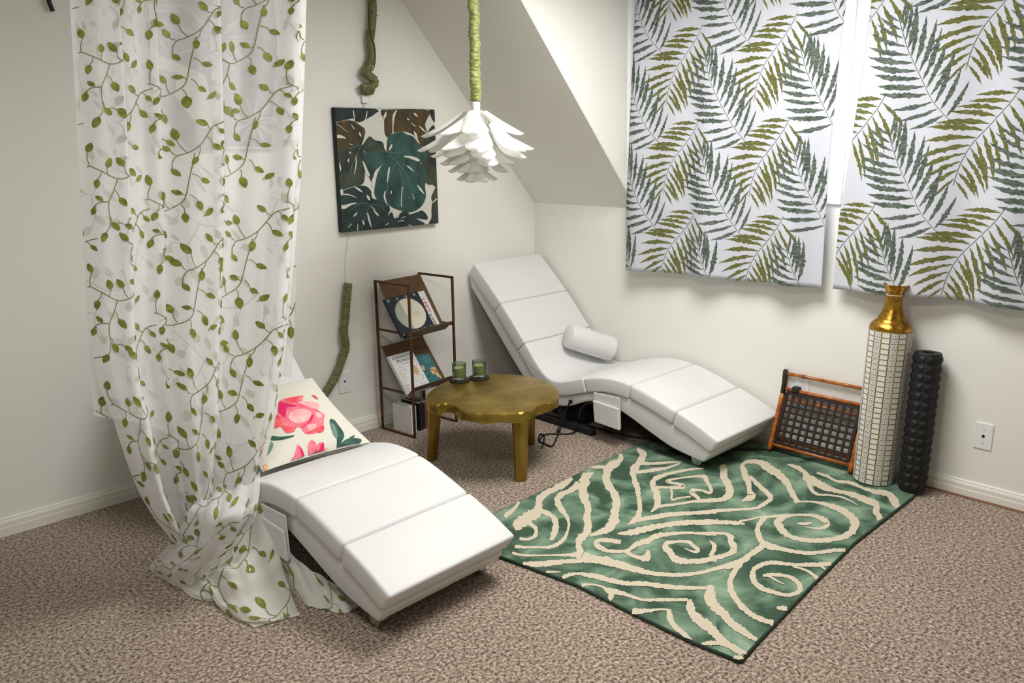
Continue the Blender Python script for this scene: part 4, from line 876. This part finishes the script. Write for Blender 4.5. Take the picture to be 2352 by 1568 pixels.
# foam roller
rb = Vector((-0.118, -2.428, 0.0135)); rt_ = Vector((-0.085, -2.425, 0.628)); 
ax = (rt_-rb).normalized(); rx = Vector((1, 0, 0)); rx = (rx-ax*rx.dot(ax)).normalized(); ry = ax.cross(rx)
RR, RL = 0.0545, (rt_-rb).length
ro = empty('foam_roller', rb); tag(ro, 'black textured foam roller standing against the wall beside the vase', 'foam roller')
def RP(a, t, r): return rb+ax*t+(rx*math.cos(a)+ry*math.sin(a))*r
m = MB(); n = 40
vs = []; pr = [(0.025, 0.0), (RR*0.95, 0.0), (RR, 0.006), (RR, RL-0.006), (RR*0.95, RL), (0.025, RL), (0.025, RL-0.1)]
m.add([RP(2*PI*k/n, t, r) for r, t in pr for k in range(n)], [(i*n+k, i*n+(k+1) % n, (i+1)*n+(k+1) % n, (i+1)*n+k) for i in range(len(pr)-1) for k in range(n)]+[tuple(range(n-1, -1, -1))])
m.build('foam_core', FOAM, ro, smooth=True, auto=40)
nr, nc = 15, 11; hh = (RL-0.014)/nr; dA = 2*PI/nc
kp_ = None
for r in range(nr):
    for c in range(nc):
        if kp_ is None:
            m = MB(); a = dA*0.47; zz = hh*0.46; d0, d1 = -0.002, 0.0025
            base = [(-a, -zz), (a, -zz), (a, zz), (-a, zz)]; topq = [(-a*0.75, -zz*0.7), (a*0.75, -zz*0.7), (a*0.75, zz*0.7), (-a*0.75, zz*0.7)]
            L = lambda an, t, r_: Vector((math.cos(an)*r_, math.sin(an)*r_, t))
            v = [L(x, t, RR+d0) for x, t in base]+[L(x, t, RR+d1) for x, t in topq]+[L(a*0.3, zz*0.15, RR+0.0065)]
            m.add(v, [(0, 1, 5, 4), (1, 2, 6, 5), (2, 3, 7, 6), (3, 0, 4, 7), (4, 5, 8), (5, 6, 8), (6, 7, 8), (7, 4, 8)])
            kp_ = m.build('knob', FOAM); ob = kp_
        else:
            ob = bpy.data.objects.new('knob', kp_.data); COL.objects.link(ob)
        an = dA*(c+0.35); t = 0.007+hh*(r+0.5)
        R_ = Matrix((rx, ry, ax)).transposed().to_4x4()
        ob.parent = ro; ob.matrix_parent_inverse = Matrix.Translation(rb).inverted()
        ob.matrix_basis = Matrix.Translation(rb+ax*t) @ R_ @ Matrix.Rotation(an, 4, 'Z')
# bamboo magazine rack
ra_ = empty('bamboo_magazine_rack', (-0.11, -1.94, RZ)); tag(ra_, 'folding bamboo magazine rack with dark woven lattice between chaise and vase', 'magazine rack')
Y1, Y2 = -1.752, -2.160
def panel(xb, xt, zt, hb, f1=0.985, lat=True):
    "one leaning frame from floor xb to top xt at height zt"
    A = lambda y, f: Vector((xb+(xt-xb)*f, y, RZ+0.001+(zt-RZ)*f))
    dirv = (A(0, 1)-A(0, 0)).normalized(); nv = Vector((-dirv.z, 0, dirv.x))
    for y in (Y1, Y2):
        seg = [A(y, f) for f in (0.02, 0.10, 0.40, 0.42, 0.44, 0.75, 0.77, 0.79, 1.0)]
        MB().tube(seg, [0.0115, 0.0118, 0.0115, 0.013, 0.0115, 0.0115, 0.013, 0.0115, 0.0115], 12).build('bamboo_leg', BAMBOO, ra_, smooth=True)
    f0 = hb
    for f in (f0, f1):
        ys = [Y1+(Y2-Y1)*t for t in (0, 0.45, 0.47, 0.49, 1)]
        MB().tube([A(y, f) for y in ys], [0.0085, 0.0085, 0.0100, 0.0085, 0.0085], 12).build('bamboo_rail', BAMBOO, ra_, smooth=True)
    i0, i1 = f0+0.035, f1-0.05; ya, yb = Y1-0.022, Y2+0.022
    if not lat: return
    fr = MB()
    for y in (ya, yb): fr.bar(A(y, i0), A(y, i1), 0.016, 0.012, nv)
    for f in (i0, i1): fr.bar(A(ya, f), A(yb, f), 0.016, 0.012, nv)
    fr.build('dark_inner_frame', DARKW, ra_)
    for i in range(1, 10):
        y = ya+(yb-ya)*i/10; MB().bar(A(y, i0)+nv*0.002, A(y, i1)+nv*0.002, 0.0125, 0.004, nv).build('lattice_slat', DARKW, ra_)
    for i in range(1, 8):
        f = i0+(i1-i0)*i/8; MB().bar(A(ya, f)-nv*0.002, A(yb, f)-nv*0.002, 0.0125, 0.004, nv).build('lattice_slat', DARKW, ra_)
panel(-0.138, -0.024, 0.318, 0.12)
panel(-0.080, -0.0155, 0.375, 0.14, 0.70, False)
m = MB()
for y in (Y1, Y2): MB().tube([(-0.038, y, 0.27), (-0.024, y, 0.34), (-0.018, y, 0.402), (-0.017, y, 0.411)], [0.012, 0.012, 0.013, 0.008], 12).build('dark_handle_post', DARKW, ra_, smooth=True)
ys = [Y1+(Y2-Y1)*t for t in (0, 0.22, 0.235, 0.25, 0.72, 0.735, 0.75, 1)]
MB().tube([(-0.019, y, 0.392) for y in ys], [0.0085, 0.0085, 0.0115, 0.0085, 0.0085, 0.011, 0.0085, 0.0085], 12).build('bamboo_handle', BAMBOO, ra_, smooth=True)

# ================================================================== printed window curtains
def frond(mbO, rach, side_len, n, kind, f, lenw, d0, clip):
    "rach: polyline in (h right, v up) metres"
    q = cr(rach, 0.012); rnd = random.Random(kind)
    ds = [0]
    for i in range(1, len(q)): ds.append(ds[-1]+math.hypot(q[i][0]-q[i-1][0], q[i][1]-q[i-1][1]))
    T = ds[-1]
    def at(s):
        s = min(max(s, 0), T)
        for i in range(1, len(q)):
            if ds[i] >= s:
                t = (s-ds[i-1])/max(1e-9, ds[i]-ds[i-1]); return (q[i-1][0]+(q[i][0]-q[i-1][0])*t, q[i-1][1]+(q[i][1]-q[i-1][1])*t), (q[i][0]-q[i-1][0], q[i][1]-q[i-1][1])
    cnt = 0
    for sd in (-1, 1):
        for k in range(n):
            t = (k+0.5+0.15*sd)/n; (px, py), (dx, dy) = at(T*(0.02+0.96*t)); l = math.hypot(dx, dy); dx, dy = dx/l, dy/l
            if not clip(px, py): continue
            ang = math.radians(((72-30*t)+(8 if sd > 0 else -2)) if kind == 0 else (max(33, 78-66*t) if sd < 0 else 76-36*t))*sd+rnd.uniform(-.05, .05)
            L = lenw*(0.62+0.55*math.sin(PI*(0.12+0.80*t)))*rnd.uniform(0.92, 1.06)*(side_len[0] if sd < 0 else side_len[1])
            L *= 1-0.35*max(0, t-0.7)/0.3
            W = L*0.108*rnd.uniform(0.85, 1.1)
            pts = []
            bend = -0.12*sd
            for (a, w) in ((0.03, 0.10), (0.2, 0.62), (0.38, 0.95), (0.52, 1.0), (0.66, 0.85), (0.80, 0.55), (0.92, 0.22), (1.0, 0.02)):
                an = ang+bend*(a-0.3)*1.3
                ca, sa = math.cos(an), math.sin(an); ex_, ey_ = dx*ca-dy*sa, dx*sa+dy*ca
                cx, cy = px+ex_*L*a, py+ey_*L*a
                pts.append(((cx-ey_*W*w*0.5, cy+ex_*W*w*0.5), (cx+ey_*W*w*0.5, cy-ex_*W*w*0.5), W*w))
            # ragged strip, several cross rows
            rowL, rowR = [], []
            for i in range(len(pts)-1):
                m_ = 3
                for j in range(m_):
                    s = j/m_
                    jl, jr = rnd.uniform(-.22, .22), rnd.uniform(-.22, .22)
                    a0, b0 = pts[i][0], pts[i][1]; a1, b1 = pts[i+1][0], pts[i+1][1]
                    A = (a0[0]+(a1[0]-a0[0])*s, a0[1]+(a1[1]-a0[1])*s); Bp = (b0[0]+(b1[0]-b0[0])*s, b0[1]+(b1[1]-b0[1])*s)
                    rowL.append((A[0]+(A[0]-Bp[0])*jl, A[1]+(A[1]-Bp[1])*jl)); rowR.append((Bp[0]+(Bp[0]-A[0])*jr, Bp[1]+(Bp[1]-A[1])*jr))
            rowL.append(pts[-1][0]); rowR.append(pts[-1][1])
            d = d0+0.00003*(cnt % 12); cnt += 1
            mbO.grid([[f(x, y, d) for x, y in rowL], [f(x, y, d) for x, y in rowR]], kind)
    ribbon(mbO, [(x, y, 0.0018) for x, y in q], lambda x, y: f(x, y, d0+0.0006), 0.02, 0, mi=2)

A_SH = [(0, 0), (-0.033, -0.054), (-0.095, -0.128), (-0.154, -0.200), (-0.189, -0.280), (-0.205, -0.365)]
B_SH = [(0.03, -0.03), (0, 0), (-0.045, 0.052), (-0.083, 0.118), (-0.122, 0.190), (-0.158, 0.262), (-0.203, 0.385)]
ZT = 2.30
def window_curtain(name, label, edgeL, edgeR, hem, folds, abase, bbase):
    "edges as lists (z, h) with h = -Y; hem list (h, z)"
    def itp(tab, x):
        tab = sorted(tab)
        if x <= tab[0][0]: return tab[0][1]
        for (a, b), (c, d) in zip(tab, tab[1:]):
            if x <= c: return b+(d-b)*(x-a)/(c-a)
        return tab[-1][1]
    def X(h, z):
        g = 0.55+0.45*max(0, min(1, (ZT-z)/1.2))
        return -0.085+g*sum(a*math.sin(2*PI*(h-p)/w+s*(z-1)) for a, w, p, s in folds)
    def Sf(h, z, d=0.0):
        l, r = itp(edgeL, z), itp(edgeR, z)
        h = min(max(h, l), r); z = max(z, itp(hem, h)+0.0)
        return Vector((X(h, z)-d, -h, min(z, ZT)))
    rows = []
    NZ, NH = 60, 110
    for i in range(NZ+1):
        row = []
        for j in range(NH+1):
            z = ZT-(ZT-0.84)*i/NZ
            l, r = itp(edgeL, z), itp(edgeR, z); h = l+(r-l)*j/NH
            zb = itp(hem, h); z = ZT-(ZT-zb)*i/NZ
            row.append(Vector((X(h, z), -h, z)))
        rows.append(row)
    root = empty(name, (-0.08, -(edgeL[0][1]+edgeR[0][1])/2, 0.85)); tag(root, label, 'curtain', 'palm leaf window curtains')
    MB().grid(rows).build('cotton_panel', PRINTC, root, smooth=True, solid=0.0012)
    lo_h, hi_h = min(e[1] for e in edgeL), max(e[1] for e in edgeR)
    m = MB(); k = 0
    def clip(h, z): return itp(edgeL, z)-0.004 <= h <= itp(edgeR, z)+0.004 and itp(hem, h)-0.002 <= z <= ZT
    def F_(h, z, d): return Sf(h, z, 0.0016+d)
    for (base, sh, kind, ll, nn_, lw) in ((abase, A_SH, 0, (1.05, 1.05), 12, 0.164), (bbase, B_SH, 1, (1.05, 1.05), 13, 0.160)):
        hb, zb = base
        for i in range(-5, 6):
            for j in range(-5, 5):
                h0, z0 = hb+i*0.495, zb+j*0.446
                if h0 < lo_h-0.3 or h0 > hi_h+0.3 or z0 < 0.4 or z0 > ZT+0.45: continue
                frond(m, [(h0+x, z0+y) for x, y in sh], ll, nn_, kind, F_, lw, 0.0004*kind, clip)
    # drop degenerate (fully clamped) quads
    ok = []; okm = []
    V = [Vector(v) for v in m.v]
    for fc, mi in zip(m.f, m.mi):
        a, b, c, d = [V[i] for i in fc]
        if ((c-a).cross(d-b)).length > 1e-8: ok.append(fc); okm.append(mi)
    m.f, m.mi = ok, okm
    m.build('palm_frond_print', [PRINTO, PRINTB, PRINTS], root)
    # rod and rings above the frame
    MB().tube([(-0.085, -lo_h+0.01, ZT+0.012), (-0.085, -hi_h-0.01, ZT+0.012)], 0.011, 14).build('curtain_rod', BLACKM, root, smooth=True)
    for h in (lo_h+0.03, hi_h-0.03): MB().bar((-0.085, -h, ZT+0.012), (0.0, -h, ZT+0.012), 0.012).build('rod_bracket', BLACKM, root)
    return root
window_curtain('window_curtain', 'left palm leaf curtain, hanging over the chaise by the window wall',
   [(0.82, 0.801), (1.2, 0.793), (1.57, 0.811), (1.9, 0.822), (2.3, 0.84)], [(0.84, 1.928), (1.168, 1.921), (1.456, 1.921), (1.824, 1.930), (2.3, 1.955)],
   [(0.80, 0.817), (1.065, 0.832), (1.386, 0.830), (1.486, 0.828), (1.652, 0.842), (1.93, 0.842)],
   [(0.017, 0.42, 1.0, 0.2), (0.010, 0.23, 0.9, -0.5), (0.007, 0.9, 0.4, 0)], (1.735, 2.06), (1.465, 1.534))
window_curtain('window_curtain', 'right palm leaf curtain, hanging above the floor vase',
   [(0.84, 1.979), (1.17, 1.983), (1.456, 2.008), (1.82, 2.034), (2.08, 2.050), (2.3, 2.06)], [(0.84, 3.18), (2.3, 3.20)],
   [(1.97, 0.848), (2.158, 0.846), (2.342, 0.855), (2.514, 0.860), (2.755, 0.853), (3.2, 0.85)],
   [(0.016, 0.46, 1.9, 0.2), (0.009, 0.25, 2.2, -0.4), (0.006, 1.0, 0.4, 0)], (2.155, 1.69), (2.38, 1.61))

# ================================================================== sheer canopy curtain
sh = empty('sheer_curtain', (-2.66, -0.95, 0)); tag(sh, 'long sheer white curtain embroidered with green leafy vines, pooling on the carpet', 'curtain')
ROWS = [(-255, 150, 712, -1.02), (-100, 158, 709, -1.01), (0, 165, 707, -1.0), (200, 178, 703, -1.0), (400, 190, 697, -1.0), (600, 203, 683, -1.0), (800, 214, 666, -1.0), (900, 236, 650, -1.0), (960, 262, 640, -1.0), (1050, 290, 608, -0.99), (1100, 308, 596, -0.97), (1150, 330, 584, -0.95), (1200, 362, 566, -0.93), (1245, 398, 545, -0.90)]
def rowat(t):
    "t in 0..1 along the sheet"
    y = ROWS[0][0]+(ROWS[-1][0]-ROWS[0][0])*t
    for a, b in zip(ROWS, ROWS[1:]):
        if y <= b[0] or b is ROWS[-1]:
            s = (y-a[0])/(b[0]-a[0]); return y, a[1]+(b[1]-a[1])*s, a[2]+(b[2]-a[2])*s, a[3]+(b[3]-a[3])*s
PL = [(0.0, 0.0), (0.135, 0.0), (0.20, 0.0), (0.155, 0.010), (0.30, 0.014), (0.375, 0.0), (0.345, 0.010), (0.50, 0.012), (0.635, 0.0), (0.590, 0.010), (0.74, 0.013), (0.86, 0.004), (0.955, 0.0), (0.90, 0.012), (1.0, 0.016)]
cum = [0]
for a, b in zip(PL, PL[1:]): cum.append(cum[-1]+max(0.01, abs(b[0]-a[0])))
UT = cum[-1]
def upath(u):
    s = u*UT
    for i in range(1, len(PL)):
        if s <= cum[i] or i == len(PL)-1:
            t = (s-cum[i-1])/(cum[i]-cum[i-1]); return PL[i-1][0]+(PL[i][0]-PL[i-1][0])*t, PL[i-1][1]+(PL[i][1]-PL[i-1][1])*t
def SS(u, t, d=0.0):
    u = min(max(u, 0), 1); t = min(max(t, 0), 1)
    xf, dy = upath(u); y, L, R, Yp = rowat(t)
    slant = 0.06*math.sin(PI*xf)*(t-0.4)
    xf = min(1, max(0, xf+slant*math.sin(PI*xf)))
    p = bw(L+(R-L)*xf, y, Yp)
    p.y += dy*(1+1.2*t)+(0.012+0.02*t)*math.sin(2*PI*(2.6*xf+0.3*t)+1.0)+0.006*math.sin(2*PI*(7*xf+0.6*t))-d
    p.z = max(p.z, 0.004)
    return p
NU, NT = 150, 90
MB().grid([[SS(i/NU, j/NT) for i in range(NU+1)] for j in range(NT+1)]).build('voile_panel', SHEER, sh, smooth=True)
# folded back layer with its own hem
def SB(u, t, d=0.0):
    u = min(max(u, 0), 1); t = min(max(t, 0), 1)
    q_ = min(1, max(0, (t-0.30)/0.3)); q_ = q_*q_*(3-2*q_)
    y = -255+(1212+205*u*u)*t
    L = 152+(218-152)*max(0, t)+52*max(0, t-0.8)/0.2*u; R = 345+255*q_-30*max(0, t-0.8)/0.2
    p = bw(L+(R-L)*u, y, -0.93); p.y += 0.02*math.sin(2*PI*(2.2*u+0.4*t))-d; return p
MB().grid([[SB(i/40, j/60) for i in range(41)] for j in range(61)]).build('folded_back_layer', SHEER, sh, smooth=True)
MB().grid([[SB(i/40, t, 0.001) for i in range(41)] for t in (0.986, 1.0)]).build('back_hem', mat('voile_hem', S(240, 240, 238), 0.8, transl=0.3), sh)
def SR(u, t, d=0.0):
    u = min(max(u, 0), 1); t = min(max(t, 0), 1)
    y = -255+1120*t; R = 711+(662-711)*max(0, t-.1)**1.3; L = R-62-10*t
    p = bw(L+(R-L)*u, y, -0.965); p.y += 0.012*math.sin(2*PI*(1.1*u+0.5*t))-d; return p
MB().grid([[SR(i/16, j/50) for i in range(17)] for j in range(51)]).build('folded_edge_strip', SHEER, sh, smooth=True)
# pools of cloth on the floor: control points (pixel x, pixel y, height)
def patch(name, ctl, n=10, ridge=0.0):
    P = [[fl(x, y, z) for x, y, z in r] for r in ctl]
    R1 = [cr3([tuple(p) for p in r], n) for r in P]
    colsn = len(R1[0]); C = [cr3([R1[i][j] for i in range(len(R1))], n) for j in range(colsn)]
    rows = [[Vector(C[j][i]) for j in range(colsn)] for i in range(len(C[0]))]
    for i, r in enumerate(rows):
        for j, p in enumerate(r):
            p.z = max(0.003, p.z+0.004*math.sin(i*0.7+j*0.33)+0.003*math.sin(j*0.9-i*0.2)+ridge*(math.sin(j*1.05+i*0.06)+0.6*math.sin(j*1.9+1.0-i*0.1))*min(1, p.z/0.05))
    MB().grid(rows).build(name, SHEER if name == 'twisted_cloth' else SHEER2, sh, smooth=True)
    def f(u, v, d=0.0):
        a = min(max(u, 0), 1)*(colsn-1); b = min(max(v, 0), 1)*(len(rows)-1); i, j = min(int(b), len(rows)-2), min(int(a), colsn-2)
        s, t = a-j, b-i
        p = rows[i][j].lerp(rows[i][j+1], s).lerp(rows[i+1][j].lerp(rows[i+1][j+1], s), t)
        nrm_ = (rows[i][j+1]-rows[i][j]).cross(rows[i+1][j]-rows[i][j]).normalized()
        if nrm_.dot(CAM-p) < 0: nrm_ = -nrm_
        return p+nrm_*(0.002+d)
    w = (rows[len(rows)//2][-1]-rows[len(rows)//2][0]).length; h = sum((rows[i+1][colsn//2]-rows[i][colsn//2]).length for i in range(len(rows)-1))
    return f, w, h
SHEER2 = mat('voile_bunched', S(238, 237, 228), 0.85, transl=0.3, bump=0.08, bscale=300, spec=0.15)
PATCHES = [
 patch('twisted_cloth', [[(455,1120,.31),(525,1110,.33),(598,1085,.34)],[(432,1175,.29),(505,1180,.33),(594,1152,.33)],[(405,1228,.18),(475,1238,.24),(576,1210,.26)],[(372,1272,.09),(438,1284,.16),(540,1262,.18)],[(345,1298,.02),(405,1316,.09),(478,1308,.10)],[(350,1313,.004),(412,1347,.004),(470,1338,.02)]], ridge=0.007),
 patch('floor_flap', [[(500,1262,.14),(565,1215,.19),(606,1120,.30)],[(472,1300,.08),(550,1280,.13),(630,1230,.16)],[(462,1315,.06),(556,1322,.10),(645,1290,.09)],[(485,1365,.03),(570,1372,.05),(665,1350,.035)],[(515,1405,.004),(590,1425,.018),(680,1395,.01)],[(582,1440,.004),(630,1428,.004),(690,1412,.004)]], ridge=0.004),
 patch('floor_tail', [[(622,1245,.12),(670,1272,.10),(720,1312,.07),(775,1345,.05),(815,1368,.03)],[(640,1300,.05),(690,1330,.06),(740,1352,.03),(785,1378,.03),(822,1386,.012)],[(660,1345,.004),(700,1386,.004),(750,1401,.004),(790,1407,.004),(828,1392,.004)]]),
 patch('under_fold', [[(410,1348,.004),(455,1330,.05),(505,1312,.07)],[(450,1375,.004),(490,1362,.03),(520,1345,.05)],[(490,1382,.003),(505,1378,.01),(530,1372,.02)]])]
# vine embroidery, one repeat traced in millimetre-like units (x right, y down)
VINES = [[(-220,-105),(-195,-108),(-130,-70),(0,2),(90,-20),(170,-80),(200,-150),(225,-300),(255,-450),(270,-530)],
 [(0,0),(-30,100),(-75,210),(-80,300),(-65,400),(-20,470)], [(-75,210),(-140,215),(-180,245),(-205,300)],
 [(120,-440),(150,-500),(220,-530),(320,-610),(400,-740),(430,-780),(515,-815)], [(120,-440),(118,-380),(135,-350)]]
VLEAF = [((-60,-140),(-62,-20),90),((25,-150),(80,-25),100),((140,-170),(200,-150),80),((-160,50),(-125,-60),88),((190,60),(165,-60),100),((300,-55),(225,-150),88),((375,0),(330,40),80),((345,-280),(245,-340),84),((30,210),(-30,100),95),((-35,430),(-80,330),90),((-130,530),(-75,400),98),((-195,-280),(-200,-110),90),
 ((70,-570),(140,-510),92),((145,-700),(220,-530),104),((140,-350),(118,-400),84),((330,-805),(400,-745),92),((485,-725),(430,-780),70),((440,-585),(370,-680),86),((270,-460),(310,-600),90),((-195,300),(-180,245),76),((-150,180),(-100,212),66),((70,430),(-20,400),84)]
def vine_tile(m, f, ox, oy, k, rnd, W, H):
    J = lambda p: (ox+p[0]*k/W, oy+p[1]*k/H)
    ins = lambda p: 0.0 < p[0] < 1.0 and 0.0 < p[1] < 1.0
    for v in VINES:
        q = cr([(x, y, 5.5) for x, y in v], 14); run = []
        for p in q+[None]:
            if p is not None and ins(J(p)): run.append(p)
            else:
                if len(run) > 2:
                    Lr, Rr = [], []
                    for i, c in enumerate(run):
                        a = run[max(i-1, 0)]; b = run[min(i+1, len(run)-1)]; dx, dy = b[0]-a[0], b[1]-a[1]; l = math.hypot(dx, dy) or 1
                        nx, ny = -dy/l*3.8, dx/l*3.8
                        Lr.append(f(*J((c[0]+nx, c[1]+ny)), 0.0)); Rr.append(f(*J((c[0]-nx, c[1]-ny)), 0.0))
                    m.grid([Lr, Rr], 1)
                run = []
    for (c, st, L) in VLEAF:
        L *= rnd.uniform(0.88, 1.12)*1.02
        if not ins(J(c)) or not ins(J(st)): continue
        dx, dy = c[0]-st[0], c[1]-st[1]; l = math.hypot(dx, dy); ex_, ey_ = dx/l, dy/l
        a = rnd.uniform(-.35, .35); ex_, ey_ = ex_*math.cos(a)-ey_*math.sin(a), ex_*math.sin(a)+ey_*math.cos(a)
        # short stalk
        b0 = (c[0]-ex_*L*0.5, c[1]-ey_*L*0.5); mid = ((b0[0]+st[0])/2+ey_*8, (b0[1]+st[1])/2-ex_*8)
        qs = cr([st, mid, b0], 14); Lr, Rr = [], []
        for i, p in enumerate(qs):
            a_ = qs[max(i-1, 0)]; b_ = qs[min(i+1, len(qs)-1)]; ddx, ddy = b_[0]-a_[0], b_[1]-a_[1]; ll = math.hypot(ddx, ddy) or 1
            Lr.append(f(*J((p[0]-ddy/ll*3.2, p[1]+ddx/ll*3.2)), 0.0001)); Rr.append(f(*J((p[0]+ddy/ll*3.2, p[1]-ddx/ll*3.2)), 0.0001))
        m.grid([Lr, Rr], 1)
        W_ = L*rnd.uniform(0.25, 0.31); Lr, Rr = [], []
        for (s, w) in ((-0.5, 0.06), (-0.38, 0.6), (-0.2, 0.95), (0, 1.0), (0.2, 0.82), (0.38, 0.45), (0.5, 0.03)):
            cx, cy = c[0]+ex_*L*s, c[1]+ey_*L*s
            Lr.append(f(*J((cx-ey_*W_*w, cy+ex_*W_*w)), 0.0003)); Rr.append(f(*J((cx+ey_*W_*w, cy-ex_*W_*w)), 0.0003))
        m.grid([Lr, Rr], 0)
def embroider(name, f, W, H, k=0.00041, ox=0.0, oy=0.0, seed=3, tx=0.285, ty=0.437):
    m = MB(); rnd = random.Random(seed)
    ni, nj = int(W/tx)+3, int(H/ty)+4
    for i in range(-1, ni):
        for j in range(-1, nj):
            vine_tile(m, f, (ox+i*tx+rnd.uniform(-.015, .015))/W, (oy+j*ty+(0.12 if i % 2 else 0.0)+rnd.uniform(-.012, .012))/H, k, rnd, W, H)
    return m.build(name, [EMB, EMBS], sh)
SWm = 0.745*UT; SHm = 2.42
embroider('vine_embroidery', lambda u, v, d: SS(u, v, 0.0022+d), SWm, SHm, ox=0.10, oy=0.20)
embroider('vine_embroidery', lambda u, v, d: SB(u, v, 0.0016+d), 0.52, 1.85, ox=0.06, oy=0.10, seed=5)
embroider('vine_embroidery', lambda u, v, d: SR(u, v, 0.0016+d), 0.115, 1.75, ox=0.02, oy=0.25, seed=8)
for i, (f, w, h) in enumerate(PATCHES): embroider('vine_embroidery', f, max(w, 0.1), max(h, 0.1), ox=0.07+0.03*i, oy=0.10+0.05*i, seed=11+i)
MB().box((-3.02, -1.04, CEIL-0.03), (-2.10, -1.0, CEIL-0.001)).build('ceiling_track', WHITEP, sh)
